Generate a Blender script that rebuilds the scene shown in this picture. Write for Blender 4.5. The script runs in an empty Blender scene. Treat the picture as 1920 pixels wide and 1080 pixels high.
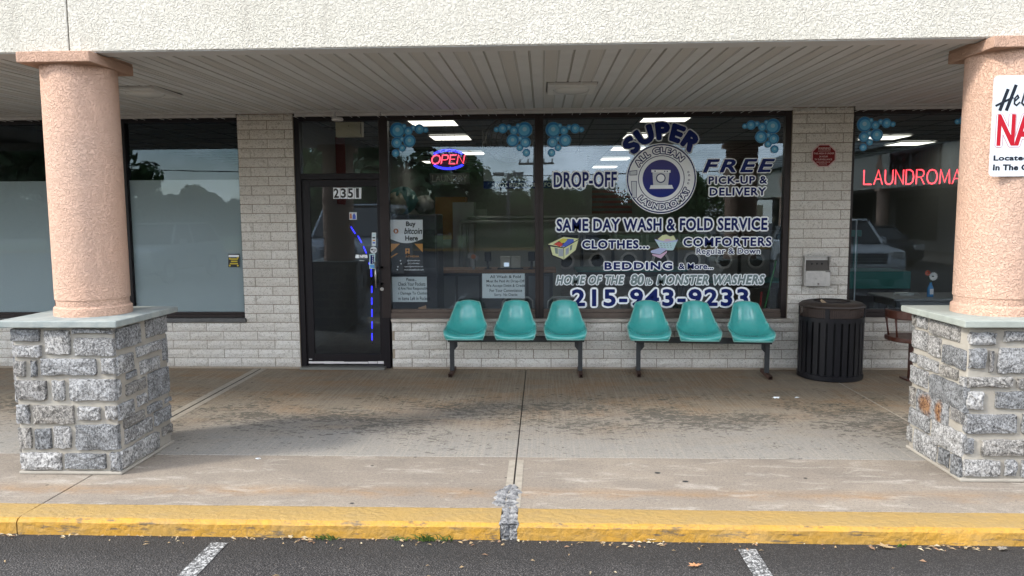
import bpy, math, random
from mathutils import Vector, Matrix
random.seed(7)
sc = bpy.context.scene
col = sc.collection
PI = math.pi
rad = math.radians

# ------------------------------------------------------------------ camera
CAMF = 1380.0
CY, CH = -8.4, 1.7634
YAW, PIT, ROL = -0.04186, 0.09709, -0.00637
_w = Vector((math.sin(YAW) * math.cos(PIT), math.cos(YAW) * math.cos(PIT), -math.sin(PIT)))
_r = Vector((math.cos(YAW), -math.sin(YAW), 0))
_u = _r.cross(_w)
_R = math.cos(ROL) * _r + math.sin(ROL) * _u
_U = -math.sin(ROL) * _r + math.cos(ROL) * _u
cd = bpy.data.cameras.new('camera')
cam = bpy.data.objects.new('camera', cd)
col.objects.link(cam)
cam.matrix_world = Matrix(((_R.x, _U.x, -_w.x, 0), (_R.y, _U.y, -_w.y, CY), (_R.z, _U.z, -_w.z, CH), (0, 0, 0, 1)))
cd.sensor_width = 36
cd.lens = CAMF / 1920 * 36
cd.clip_start = 0.05
cd.clip_end = 1500
sc.camera = cam


def fY(px, py, Y):
    """where the sight line of a photo pixel meets the real plane y = Y"""
    d = _w + _R * ((px - 960) / CAMF) - _U * ((py - 540) / CAMF)
    t = (Y - CY) / d.y
    return d.x * t, CH + d.z * t


# ------------------------------------------------------------------ world, sun, exposure
LS = Vector((-1.3, -0.66, 1.0)).normalized()          # towards the sun
SUN_EL = math.asin(LS.z)
world = bpy.data.worlds.new('World')
sc.world = world
world.use_nodes = True
wn, wl = world.node_tree.nodes, world.node_tree.links
wn.clear()
wo = wn.new('ShaderNodeOutputWorld')
bg = wn.new('ShaderNodeBackground')
sky = wn.new('ShaderNodeTexSky')
sky.sky_type = 'NISHITA'
sky.sun_disc = False
sky.sun_elevation = SUN_EL
sky.sun_rotation = math.atan2(LS.x, LS.y)
sky.dust_density = 0.4
tc = wn.new('ShaderNodeTexCoord')
mp = wn.new('ShaderNodeMapping')
mp.inputs['Scale'].default_value = (1, 1, 2.6)
nz = wn.new('ShaderNodeTexNoise')
nz.inputs['Scale'].default_value = 2.3
nz.inputs['Detail'].default_value = 7
nz.inputs['Roughness'].default_value = 0.58
rp = wn.new('ShaderNodeValToRGB')
rp.color_ramp.elements[0].position = 0.41
rp.color_ramp.elements[0].color = (0, 0, 0, 1)
rp.color_ramp.elements[1].position = 0.61
rp.color_ramp.elements[1].color = (1, 1, 1, 1)
mx = wn.new('ShaderNodeMix')
mx.data_type = 'RGBA'
mx.inputs['B'].default_value = (17.0, 17.4, 18.2, 1)
bg.inputs['Strength'].default_value = 0.15
wl.new(tc.outputs['Generated'], mp.inputs['Vector'])
wl.new(mp.outputs[0], nz.inputs['Vector'])
wl.new(nz.outputs[0], rp.inputs[0])
wl.new(rp.outputs[0], mx.inputs['Factor'])
wl.new(sky.outputs[0], mx.inputs['A'])
wl.new(mx.outputs['Result'], bg.inputs[0])
wl.new(bg.outputs[0], wo.inputs[0])

sd = bpy.data.lights.new('sun', 'SUN')
sun = bpy.data.objects.new('sun', sd)
col.objects.link(sun)
sd.energy = 2.0
sd.angle = rad(8.0)
sd.color = (1.0, 0.93, 0.83)
sun.rotation_euler = LS.to_track_quat('Z', 'Y').to_euler()
sun.location = (-20, -12, 20)

sc.view_settings.view_transform = 'Standard'
sc.view_settings.look = 'None'
sc.view_settings.exposure = 0.98
sc.view_settings.gamma = 1
sc.view_settings.use_curve_mapping = False
sc.cycles.max_bounces = 10
sc.cycles.diffuse_bounces = 5
sc.cycles.transparent_max_bounces = 24
sc.cycles.caustics_reflective = False
sc.cycles.sample_clamp_indirect = 6


# ------------------------------------------------------------------ mesh helpers
class MB:
    def __init__(s):
        s.v, s.f, s.mi = [], [], []

    def add(s, vs, fs, m=0):
        n = len(s.v)
        s.v += [tuple(v) for v in vs]
        s.f += [tuple(i + n for i in f) for f in fs]
        s.mi += [m] * len(fs)

    def box(s, x0, x1, y0, y1, z0, z1, m=0):
        s.add([(x0, y0, z0), (x1, y0, z0), (x1, y1, z0), (x0, y1, z0), (x0, y0, z1), (x1, y0, z1), (x1, y1, z1), (x0, y1, z1)],
              [(0, 3, 2, 1), (4, 5, 6, 7), (0, 1, 5, 4), (1, 2, 6, 5), (2, 3, 7, 6), (3, 0, 4, 7)], m)

    def prism(s, poly, z0, z1, m=0, axis='z'):
        n = len(poly)
        def P(a, b, c):
            return (a, b, c) if axis == 'z' else ((a, c, b) if axis == 'y' else (c, a, b))
        vs = [P(a, b, z0) for a, b in poly] + [P(a, b, z1) for a, b in poly]
        fs = [tuple(range(n))[::-1], tuple(range(n, 2 * n))] + [(i, (i + 1) % n, n + (i + 1) % n, n + i) for i in range(n)]
        s.add(vs, fs, m)

    def tube(s, pts, r, n=8, m=0, cap=True):
        pts = [Vector(p) for p in pts]
        rr = r if isinstance(r, (list, tuple)) else [r] * len(pts)
        base = None
        vs = []
        for i, p in enumerate(pts):
            d = (pts[min(i + 1, len(pts) - 1)] - pts[max(i - 1, 0)]).normalized()
            if base is None:
                base = d.orthogonal().normalized()
            base = (base - d * base.dot(d)).normalized()
            b2 = d.cross(base)
            for k in range(n):
                a = 2 * PI * k / n
                vs.append(p + (base * math.cos(a) + b2 * math.sin(a)) * rr[i])
        fs = []
        for i in range(len(pts) - 1):
            for k in range(n):
                fs.append((i * n + k, i * n + (k + 1) % n, (i + 1) * n + (k + 1) % n, (i + 1) * n + k))
        if cap:
            fs.append(tuple(range(n))[::-1])
            fs.append(tuple((len(pts) - 1) * n + k for k in range(n)))
        s.add(vs, fs, m)

    def lathe(s, prof, cx, cy, n=32, m=0, z0=0):
        vs = []
        for r, z in prof:
            for k in range(n):
                a = 2 * PI * k / n
                vs.append((cx + r * math.cos(a), cy + r * math.sin(a), z + z0))
        fs = []
        for i in range(len(prof) - 1):
            for k in range(n):
                fs.append((i * n + k, i * n + (k + 1) % n, (i + 1) * n + (k + 1) % n, (i + 1) * n + k))
        s.add(vs, fs, m)

    def sphere(s, c, r, n=12, m=0, sz=1.0):
        prof = [(max(0.001, r * math.sin(PI * i / n)), -r * sz * math.cos(PI * i / n)) for i in range(n + 1)]
        s.lathe(prof, c[0], c[1], n + 4, m, c[2])

    def mesh(s, name):
        me = bpy.data.meshes.new(name)
        me.from_pydata(s.v, [], s.f)
        return me


def tag(o, label=None, cat=None, group=None, kind=None):
    if label: o['label'] = label
    if cat: o['category'] = cat
    if group: o['group'] = group
    if kind: o['kind'] = kind
    return o


def thing(name, loc, label, cat, group=None, rz=0.0):
    o = bpy.data.objects.new(name, None)
    col.objects.link(o)
    o.location = loc
    o.rotation_euler = (0, 0, rz)
    o.empty_display_size = 0.1
    return tag(o, label, cat, group)


def obj(name, mb, mat, parent=None, smooth=False, bevel=0.0, local=False, angle=None):
    """mb in world coordinates (or in the parent's own when local)"""
    me = mb.mesh(name) if isinstance(mb, MB) else mb
    mats = mat if isinstance(mat, (list, tuple)) else [mat]
    for mm in mats:
        me.materials.append(mm)
    if isinstance(mb, MB) and len(mats) > 1:
        me.polygons.foreach_set('material_index', mb.mi)
    if parent is not None and not local:
        root = parent
        while root.parent: root = root.parent
        me.transform(Matrix.Translation(-root.location))
    if smooth:
        me.polygons.foreach_set('use_smooth', [True] * len(me.polygons))
    o = bpy.data.objects.new(name, me)
    col.objects.link(o)
    if parent is not None:
        o.parent = parent
    if bevel:
        b = o.modifiers.new('bevel', 'BEVEL')
        b.width = bevel
        b.segments = 2
        b.limit_method = 'ANGLE'
        b.angle_limit = rad(40)
    if angle:
        e = o.modifiers.new('split', 'EDGE_SPLIT')
        e.split_angle = rad(angle)
    return o


def copy_tree(o, parent=None):
    c = o.copy()
    col.objects.link(c)
    c.parent = parent
    for ch in o.children:
        copy_tree(ch, c)
    return c


# ------------------------------------------------------------------ material helpers
class NT:
    def __init__(s, name):
        s.m = bpy.data.materials.new(name)
        s.m.use_nodes = True
        s.t = s.m.node_tree
        s.n, s.l = s.t.nodes, s.t.links
        s.b = s.n['Principled BSDF']
        s.out = s.n['Material Output']
        s.tc = None

    def co(s, scale=(1, 1, 1), kind='Object', rot=(0, 0, 0), loc=(0, 0, 0)):
        if not s.tc:
            s.tc = s.n.new('ShaderNodeTexCoord')
        m = s.n.new('ShaderNodeMapping')
        m.inputs['Scale'].default_value = scale
        m.inputs['Rotation'].default_value = rot
        m.inputs['Location'].default_value = loc
        s.l.new(s.tc.outputs[kind], m.inputs[0])
        return m.outputs[0]

    def noise(s, vec, scale, detail=4, rough=0.55, dist=0.0):
        n = s.n.new('ShaderNodeTexNoise')
        n.inputs['Scale'].default_value = scale
        n.inputs['Detail'].default_value = detail
        n.inputs['Roughness'].default_value = rough
        n.inputs['Distortion'].default_value = dist
        s.l.new(vec, n.inputs['Vector'])
        return n.outputs[0]

    def vor(s, vec, scale, feat='F1', out='Distance', rnd=1.0):
        n = s.n.new('ShaderNodeTexVoronoi')
        n.feature = feat
        n.inputs['Scale'].default_value = scale
        n.inputs['Randomness'].default_value = rnd
        s.l.new(vec, n.inputs['Vector'])
        return n.outputs[out]

    def ramp(s, fac, stops, inter='LINEAR'):
        r = s.n.new('ShaderNodeValToRGB')
        r.color_ramp.interpolation = inter
        e = r.color_ramp.elements
        while len(e) < len(stops): e.new(0.5)
        for i, (p, c) in enumerate(stops):
            e[i].position = p
            e[i].color = (c, c, c, 1) if not isinstance(c, (tuple, list)) else (*c[:3], 1)
        s.l.new(fac, r.inputs[0])
        return r.outputs[0]

    def mix(s, fac, a, b, mode='MIX'):
        m = s.n.new('ShaderNodeMix')
        m.data_type = 'RGBA'
        m.blend_type = mode
        for k, v in (('Factor', fac), ('A', a), ('B', b)):
            i = m.inputs[k]
            if isinstance(v, (int, float)):
                i.default_value = v if k == 'Factor' else (v, v, v, 1)
            elif isinstance(v, (tuple, list)):
                i.default_value = (*v[:3], 1)
            else:
                s.l.new(v, i)
        return m.outputs['Result']

    def math(s, op, a, b=0.0, clamp=False):
        m = s.n.new('ShaderNodeMath')
        m.operation = op
        m.use_clamp = clamp
        for i, v in enumerate((a, b)):
            if isinstance(v, (int, float)): m.inputs[i].default_value = v
            else: s.l.new(v, m.inputs[i])
        return m.outputs[0]

    def sep(s, kind='Object'):
        x = s.n.new('ShaderNodeSeparateXYZ')
        s.l.new(s.co(kind=kind), x.inputs[0])
        return x.outputs

    def col(s, c):
        if isinstance(c, (tuple, list)): s.b.inputs['Base Color'].default_value = (*c[:3], 1)
        else: s.l.new(c, s.b.inputs['Base Color'])
        return s

    def set(s, **k):
        for a, v in k.items():
            i = s.b.inputs[a.replace('_', ' ')]
            if isinstance(v, (int, float)): i.default_value = v
            elif isinstance(v, tuple): i.default_value = (*v, 1)
            else: s.l.new(v, i)
        return s

    def bump(s, h, dist, strength=1.0, prev=None):
        b = s.n.new('ShaderNodeBump')
        b.inputs['Distance'].default_value = dist
        b.inputs['Strength'].default_value = strength
        s.l.new(h, b.inputs['Height'])
        if prev: s.l.new(prev, b.inputs['Normal'])
        s.l.new(b.outputs[0], s.b.inputs['Normal'])
        return b.outputs[0]

    def rnd(s):
        o = s.n.new('ShaderNodeObjectInfo')
        return o.outputs['Random']


def plain(name, c, rough=0.5, metal=0.0, spec=0.5, wear=0.0, wscale=12):
    t = NT(name)
    if wear:
        n = t.noise(t.co(), wscale, 5, 0.65)
        t.col(t.mix(t.ramp(n, [(0.35, 0.0), (0.75, 1.0)]), c, tuple(min(1, x * (1 - wear)) for x in c)))
        t.set(Roughness=t.math('ADD', t.math('MULTIPLY', n, 0.25), rough - 0.12))
    else:
        t.col(c).set(Roughness=rough)
    t.set(Metallic=metal, Specular_IOR_Level=spec)
    return t.m


def emit(name, c, s):
    t = NT(name)
    t.col((0.02, 0.02, 0.02)).set(Emission_Color=c, Emission_Strength=s)
    return t.m


def stucco(name, c, c2, scale, dist, stain=None):
    t = NT(name)
    v = t.co()
    n1 = t.noise(v, scale, 3, 0.5, 0.9)
    n2 = t.noise(v, scale * 2.7, 3, 0.6)
    rid = t.ramp(n1, [(0.36, 0.0), (0.50, 0.75), (0.62, 1.0)])
    h = t.mix(0.25, rid, n2)
    big = t.noise(v, 1.3, 4, 0.6)
    cc = t.mix(t.ramp(big, [(0.35, 0.0), (0.7, 1.0)]), c, c2)
    pit = t.ramp(n1, [(0.28, 0.90), (0.40, 1.0)])
    cc = t.mix(1.0, cc, pit, 'MULTIPLY')
    if stain:
        s = t.noise(t.co((7, 7, 0.5)), 1.5, 4, 0.6)
        cc = t.mix(t.ramp(s, [(0.56, 0.0), (0.8, 0.35)]), cc, stain)
    t.col(cc).set(Roughness=0.9, Specular_IOR_Level=0.2)
    t.bump(h, dist, 1.0)
    return t.m


M = {}
M['fascia'] = stucco('fascia_stucco', (0.63, 0.602, 0.53), (0.575, 0.548, 0.475), 64, 0.008, (0.36, 0.33, 0.29))
M['coral'] = stucco('coral_stucco', (0.63, 0.43, 0.33), (0.67, 0.43, 0.315), 76, 0.009)
M['coral_dark'] = stucco('coral_capital', (0.60, 0.40, 0.30), (0.55, 0.35, 0.255), 100, 0.008)

# split-face painted block
t = NT('block_paint')
v = t.co(kind='Object')
geo = t.n.new('ShaderNodeNewGeometry')
pos = t.n.new('ShaderNodeMapping')
t.l.new(geo.outputs['Position'], pos.inputs[0])
P = pos.outputs[0]
n = t.noise(P, 52, 5, 0.62, 0.8)
n2 = t.noise(P, 95, 4, 0.72)
big = t.noise(P, 2.2, 4, 0.6)
base = t.mix(t.ramp(big, [(0.35, 0.0), (0.7, 1.0)]), (0.86, 0.84, 0.79), (0.80, 0.765, 0.70))
base = t.mix(t.math('MULTIPLY', t.rnd(), 0.25), base, (0.62, 0.57, 0.50))
base = t.mix(t.ramp(n, [(0.38, 0.6), (0.46, 0.0)]), base, (0.44, 0.395, 0.335))  # brown-grey aggregate tone, doubling as crevice shade put into the colour
pits = t.ramp(n2, [(0.34, 1.0), (0.42, 0.0)])
base = t.mix(t.math('MULTIPLY', pits, 0.85), base, (0.16, 0.14, 0.115))
sx = t.n.new('ShaderNodeSeparateXYZ')
t.l.new(geo.outputs['Position'], sx.inputs[0])
# grime spots at a corner and bottom course splash
splash = t.ramp(sx.outputs['Z'], [(0.0, 0.55), (0.09, 0.0)])
base = t.mix(t.math('MULTIPLY', splash, t.noise(P, 7, 3)), base, (0.20, 0.17, 0.13))
t.col(base).set(Roughness=0.85, Specular_IOR_Level=0.25)
t.bump(t.mix(0.35, n, n2), 0.032, 1.0)
M['block'] = t.m

t = NT('block_mortar')
v = t.co()
t.col(t.mix(t.noise(v, 60, 4), (0.26, 0.21, 0.155), (0.40, 0.34, 0.27))).set(Roughness=0.95)
t.bump(t.noise(v, 90, 4), 0.003)
M['mortar'] = t.m

t = NT('pier_mortar')
v = t.co()
n = t.noise(v, 55, 6, 0.7)
t.col(t.mix(t.ramp(t.noise(v, 4, 4), [(0.35, 0), (0.7, 1)]), (0.31, 0.285, 0.245), (0.41, 0.385, 0.335))).set(Roughness=0.95, Specular_IOR_Level=0.2)
t.bump(n, 0.004)
M['pier_mortar'] = t.m

# granite
def granite(name, tint=(1, 1, 1), rust=0.0):
    t = NT(name)
    oi = t.n.new('ShaderNodeObjectInfo')
    add = t.n.new('ShaderNodeVectorMath')
    add.operation = 'MULTIPLY_ADD'
    t.l.new(oi.outputs['Random'], add.inputs[0])
    add.inputs[1].default_value = (37, 19, 53)
    scl = t.n.new('ShaderNodeVectorMath')
    scl.operation = 'SCALE'
    t.l.new(t.co((1.0, 1.0, 0.8)), scl.inputs[0])
    t.l.new(t.math('ADD', t.math('MULTIPLY', t.math('FRACT', t.math('MULTIPLY', oi.outputs['Random'], 7.31)), 0.7), 0.62), scl.inputs['Scale'])
    t.l.new(scl.outputs[0], add.inputs[2])
    v = add.outputs[0]
    n = t.noise(v, 75, 4, 0.68, 0.6)
    n2 = t.noise(v, 170, 3, 0.7)
    mixn = t.mix(0.3, n, n2)
    blot = t.noise(v, 9, 3, 0.6)
    mixn = t.math('ADD', mixn, t.math('MULTIPLY', t.math('SUBTRACT', blot, 0.5), 0.22))
    spk = t.ramp(mixn, [(0.36, 0.06), (0.45, 0.17), (0.52, 0.34), (0.61, 0.52)])
    tone = t.ramp(t.rnd(), [(0.0, (0.50, 0.52, 0.54)), (0.35, (0.80, 0.81, 0.82)), (0.7, (1.0, 0.99, 0.97)), (0.9, (0.74, 0.70, 0.64)), (1.0, (0.70, 0.69, 0.68))])
    c = t.mix(1.0, spk, tone, 'MULTIPLY')
    c = t.mix(1.0, c, tint, 'MULTIPLY')
    if rust:
        rn = t.noise(v, 14, 5, 0.7)
        xyz = t.sep()
        def blob(x0, r0):
            dx = t.math('MULTIPLY', t.math('SUBTRACT', xyz['X'], x0), 1.0 / r0)
            dz = t.math('MULTIPLY', xyz['Z'], 10.0)
            return t.math('SUBTRACT', 1.0, t.math('SQRT', t.math('ADD', t.math('MULTIPLY', dx, dx), t.math('MULTIPLY', dz, dz))))
        bl = t.math('MAXIMUM', blob(-0.065, 0.10), blob(0.11, 0.06))
        c = t.mix(t.ramp(t.math('ADD', bl, t.math('MULTIPLY', t.math('SUBTRACT', rn, 0.5), 1.6)), [(0.0, 0.0), (0.55, 0.88)]), c, t.mix(t.ramp(n, [(0.42, 0), (0.56, 1)]), (0.07, 0.022, 0.010), (0.30, 0.15, 0.055)))
    t.col(c).set(Roughness=0.75, Specular_IOR_Level=0.3)
    t.bump(t.mix(0.35, t.noise(v, 26, 5, 0.6, 0.8), n), 0.018, 1.0)
    return t.m
M['granite'] = granite('granite')
M['granite_rust'] = granite('granite_rust', rust=1.0)

t = NT('bluestone')
v = t.co()
n = t.noise(v, 9, 5, 0.6)
t.col(t.mix(t.ramp(n, [(0.35, 0), (0.7, 1)]), (0.22, 0.255, 0.25), (0.33, 0.35, 0.33))).set(Roughness=0.8)
t.bump(t.noise(v, 35, 5, 0.6), 0.004)
M['bluestone'] = t.m
M['bluestone_pale'] = plain('bluestone_pale', (0.34, 0.37, 0.335), 0.8, wear=0.3, wscale=8)


# concrete
def concrete(name, apron):
    t = NT(name)
    v = t.co()
    s = t.sep()
    fine = t.noise(v, 130, 5, 0.7)
    big = t.noise(t.co((0.7, 1.4, 1)), 1.1, 5, 0.6)
    mid = t.noise(t.co((1, 2.0, 1)), 3.2, 5, 0.65, 0.4)
    if apron:
        c = t.mix(t.ramp(big, [(0.35, 0), (0.68, 1)]), (0.30, 0.255, 0.205), (0.235, 0.20, 0.165))
        band = t.math('SUBTRACT', 1.0, t.math('MULTIPLY', t.math('ABSOLUTE', t.math('ADD', s['Y'], t.math('ADD', 3.83, t.math('MULTIPLY', t.math('SUBTRACT', mid, 0.5), 0.25)))), 9.0), True)
        c = t.mix(t.math('MULTIPLY', band, t.ramp(mid, [(0.32, 0.15), (0.6, 0.8)])), c, (0.34, 0.215, 0.115))
        c = t.mix(t.ramp(t.noise(t.co((1, 1.6, 1), loc=(9, 5, 0)), 2.6, 6, 0.7), [(0.42, 0.0), (0.65, 0.5)]), c, (0.19, 0.165, 0.14))
        lite = t.noise(t.co((1.2, 3.5, 1), loc=(3, 0, 0)), 2.2, 5, 0.7, 0.6)
        c = t.mix(t.ramp(lite, [(0.54, 0.0), (0.68, 0.6)]), c, (0.46, 0.42, 0.365))
        rough_band = t.math('MULTIPLY', band, t.ramp(fine, [(0.52, 0.0), (0.6, 0.6)]))
        c = t.mix(rough_band, c, (0.14, 0.12, 0.10))
    else:
        # grime that builds up towards the wall, washed clean near the open edge
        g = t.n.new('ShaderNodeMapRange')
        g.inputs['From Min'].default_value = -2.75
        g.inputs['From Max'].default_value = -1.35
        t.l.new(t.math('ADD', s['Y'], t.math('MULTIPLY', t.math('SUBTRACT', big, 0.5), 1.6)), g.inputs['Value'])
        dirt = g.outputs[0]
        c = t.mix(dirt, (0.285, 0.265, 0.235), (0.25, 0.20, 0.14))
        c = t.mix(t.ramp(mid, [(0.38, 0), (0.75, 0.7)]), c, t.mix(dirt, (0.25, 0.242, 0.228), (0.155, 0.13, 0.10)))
        warm = t.noise(t.co((0.8, 1.5, 1), loc=(7, 2, 0)), 1.7, 4, 0.6)
        c = t.mix(t.math('MULTIPLY', t.ramp(warm, [(0.45, 0), (0.66, 0.8)]), dirt), c, (0.26, 0.165, 0.09))
        # broom strokes across the walk
        br = t.noise(t.co((60, 1.2, 1)), 1.0, 3, 0.6)
        c = t.mix(t.math('MULTIPLY', t.ramp(br, [(0.42, 0), (0.66, 1)]), 0.28), c, (0.42, 0.37, 0.30))
        # dark flakes of peeled sealer, in a long band
        fl = t.noise(t.co((7.5, 15.0, 1)), 1.6, 5, 0.66, 1.3)
        reg = t.noise(t.co((0.75, 1.2, 1), loc=(1.3, 0.4, 0)), 1.6, 3, 0.5)
        dist = t.math('ABSOLUTE', t.math('ADD', s['Y'], 2.02))
        m0 = t.math('SUBTRACT', 1.0, t.math('MULTIPLY', dist, 0.85), True)
        m1 = t.math('MULTIPLY', t.ramp(reg, [(0.34, 0.12), (0.6, 1.0)]), m0)
        th = t.math('ADD', fl, t.math('MULTIPLY', m1, 0.215))
        fm = t.ramp(th, [(0.635, 0.0), (0.665, 1.0)])
        c = t.mix(t.math('MULTIPLY', fm, 0.9), c, t.mix(dirt, (0.125, 0.115, 0.10), (0.085, 0.078, 0.062)))
        # pale scuffs
        pl = t.noise(t.co((2.2, 6, 1), loc=(4, 1, 0)), 2.0, 5, 0.7, 1.0)
        c = t.mix(t.ramp(pl, [(0.66, 0.0), (0.76, 0.35)]), c, (0.52, 0.50, 0.46))
    grain = t.noise(v, 48, 5, 0.7)
    c = t.mix(0.75, c, t.ramp(fine, [(0.3, 0.5), (0.5, 1.0), (0.7, 1.25)]), 'MULTIPLY')
    c = t.mix(0.6, c, t.ramp(grain, [(0.32, 0.62), (0.5, 1.0), (0.68, 1.15)]), 'MULTIPLY')
    spot = t.vor(t.co((1, 1.0, 1)), 3.3)
    c = t.mix(t.ramp(spot, [(0.028, 0.9), (0.05, 0.0)]), c, (0.05, 0.045, 0.04))
    t.col(c).set(Roughness=0.85, Specular_IOR_Level=0.25)
    t.bump(fine, 0.003, 0.8)
    return t.m
M['walk'] = concrete('walk_concrete', False)
M['apron'] = concrete('apron_concrete', True)
M['joint'] = plain('joint_fill', (0.045, 0.04, 0.035), 0.95)
M['rubble'] = None
t = NT('rubble')
v = t.co()
n = t.noise(v, 28, 5, 0.7, 0.5)
t.col(t.ramp(n, [(0.36, (0.07, 0.07, 0.072)), (0.48, (0.20, 0.20, 0.205)), (0.62, (0.36, 0.355, 0.345))])).set(Roughness=0.9)
t.bump(n, 0.02)
M['rubble'] = t.m

# asphalt
t = NT('asphalt')
v = t.co()
a = t.vor(v, 95, out='Distance')
nn = t.noise(v, 150, 4, 0.7)
bb = t.noise(v, 0.9, 4, 0.6)
c = t.mix(t.ramp(bb, [(0.35, 0), (0.7, 1)]), (0.022, 0.021, 0.022), (0.038, 0.036, 0.035))
c = t.mix(t.ramp(nn, [(0.53, 0.0), (0.60, 0.75)]), c, (0.20, 0.185, 0.175))
c = t.mix(t.ramp(nn, [(0.36, 0.7), (0.45, 0.0)]), c, (0.012, 0.012, 0.012))
grit = t.vor(v, 26, out='Distance')
c = t.mix(t.ramp(grit, [(0.05, 0.8), (0.085, 0.0)]), c, (0.33, 0.27, 0.2))
s = t.sep()
edge = t.n.new('ShaderNodeMapRange')
edge.inputs['From Min'].default_value = -4.62
edge.inputs['From Max'].default_value = -4.42
t.l.new(t.math('ADD', s['Y'], t.math('MULTIPLY', t.noise(v, 5, 4), 0.2)), edge.inputs[0])
c = t.mix(t.math('MULTIPLY', edge.outputs[0], 0.55), c, (0.02, 0.019, 0.018))
t.col(c).set(Roughness=0.8, Specular_IOR_Level=0.35)
t.bump(t.mix(0.5, a, nn), 0.012)
M['asphalt'] = t.m

t = NT('stall_paint')
v = t.co()
n = t.noise(v, 60, 5, 0.75)
t.col(t.mix(t.ramp(n, [(0.47, 0), (0.60, 1)]), (0.06, 0.06, 0.06), (0.50, 0.50, 0.49))).set(Roughness=0.8)
t.bump(t.noise(v, 95, 4), 0.008)
M['stall'] = t.m

# yellow kerb paint
t = NT('kerb_yellow')
v = t.co()
s = t.sep()
n = t.noise(v, 5, 5, 0.65)
vc = t.vor(t.co((1, 1.6, 1)), 16, 'DISTANCE_TO_EDGE', rnd=1.0)
c = t.mix(t.ramp(n, [(0.35, 0), (0.68, 1)]), (0.49, 0.26, 0.032), (0.40, 0.24, 0.06))
dirt = t.noise(t.co((1.0, 3, 3)), 4.2, 5, 0.7)
topm = t.math('GREATER_THAN', s['Z'], -0.0045)
c = t.mix(t.math('MULTIPLY', topm, 0.75), c, (0.30, 0.215, 0.09))
crk = t.math('MULTIPLY', t.ramp(vc, [(0.0, 1.0), (0.03, 0.0)]), t.ramp(t.noise(v, 1.7, 3), [(0.42, 0), (0.55, 0.8)]))
c = t.mix(t.math('MULTIPLY', crk, 0.75), c, (0.22, 0.14, 0.06))
scuff = t.noise(t.co((1.6, 1, 9), loc=(2, 0, 0)), 3.0, 5, 0.72)
c = t.mix(t.math('MULTIPLY', t.ramp(scuff, [(0.55, 0), (0.64, 0.85)]), t.math('SUBTRACT', 1.0, topm)), c, (0.09, 0.08, 0.07))
c = t.mix(t.ramp(dirt, [(0.48, 0), (0.72, 0.5)]), c, (0.26, 0.19, 0.10))
t.col(c).set(Roughness=0.7, Specular_IOR_Level=0.3)
t.bump(t.mix(0.4, t.noise(v, 26, 5, 0.65), vc), 0.016)
M['yellow'] = t.m

M['bronze'] = plain('bronze_frame', (0.026, 0.018, 0.017), 0.45, 0.1, 0.3, wear=0.35, wscale=5)
M['bronze_lite'] = plain('bronze_sill', (0.115, 0.085, 0.068), 0.5, 0.2, wear=0.3, wscale=5)
M['black_alu'] = plain('black_aluminium', (0.010, 0.008, 0.010), 0.42, 0.0, 0.25, wear=0.2)
M['stone_sill'] = plain('stone_sill', (0.46, 0.42, 0.37), 0.85, wear=0.35, wscale=9)
M['slate_sill'] = plain('slate_sill', (0.10, 0.10, 0.10), 0.6, wear=0.3)
M['white_trim'] = plain('white_trim', (0.58, 0.57, 0.56), 0.55, wear=0.12)
M['vinyl'] = plain('soffit_vinyl', (0.65, 0.655, 0.65), 0.6, wear=0.10, wscale=2.5)
M['vinyl_groove'] = plain('soffit_groove', (0.50, 0.495, 0.475), 0.8)
M['bug'] = plain('fixture_white', (0.66, 0.65, 0.62), 0.4)
t = NT('soffit_vent')
w = t.n.new('ShaderNodeTexWave')
w.bands_direction = 'Y'
w.inputs['Scale'].default_value = 40
t.l.new(t.co(), w.inputs[0])
t.col(t.mix(t.math('MULTIPLY', w.outputs[1], 0.6), (0.61, 0.60, 0.575), (0.49, 0.48, 0.455))).set(Roughness=0.7)
M['vinyl_vent'] = t.m

# glass: clear, slightly grey, mirror-like at grazing angles
def glass(name, tint, f0):
    t = NT(name)
    t.n.remove(t.b)
    tr = t.n.new('ShaderNodeBsdfTransparent')
    tr.inputs[0].default_value = (*tint, 1)
    gl = t.n.new('ShaderNodeBsdfGlossy')
    gl.inputs['Roughness'].default_value = 0.0
    gl.inputs['Color'].default_value = (0.70, 0.86, 1.0, 1)
    lw = t.n.new('ShaderNodeLayerWeight')
    lw.inputs['Blend'].default_value = 0.5
    f = t.math('ADD', t.math('MULTIPLY', t.math('POWER', lw.outputs['Facing'], 5.0), 0.9), f0, True)
    bp = t.n.new('ShaderNodeBump')
    bp.inputs['Distance'].default_value = 0.0003
    t.l.new(t.noise(t.co(), 1.1, 2, 0.4), bp.inputs['Height'])
    t.l.new(bp.outputs[0], gl.inputs['Normal'])
    mx = t.n.new('ShaderNodeMixShader')
    t.l.new(f, mx.inputs[0])
    t.l.new(tr.outputs[0], mx.inputs[1])
    t.l.new(gl.outputs[0], mx.inputs[2])
    t.l.new(mx.outputs[0], t.out.inputs[0])
    return t.m
M['glass'] = glass('window_glass', (0.90, 0.91, 0.91), 0.05)
M['glass_side'] = glass('side_window_glass', (0.86, 0.88, 0.88), 0.032)
t = NT('frosted_film')
n = t.noise(t.co((1, 1, 0.4)), 1.4, 3)
t.col(t.mix(n, (0.42, 0.49, 0.515), (0.48, 0.545, 0.57))).set(Roughness=0.5, Specular_IOR_Level=0.3)
M['film'] = t.m

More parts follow.
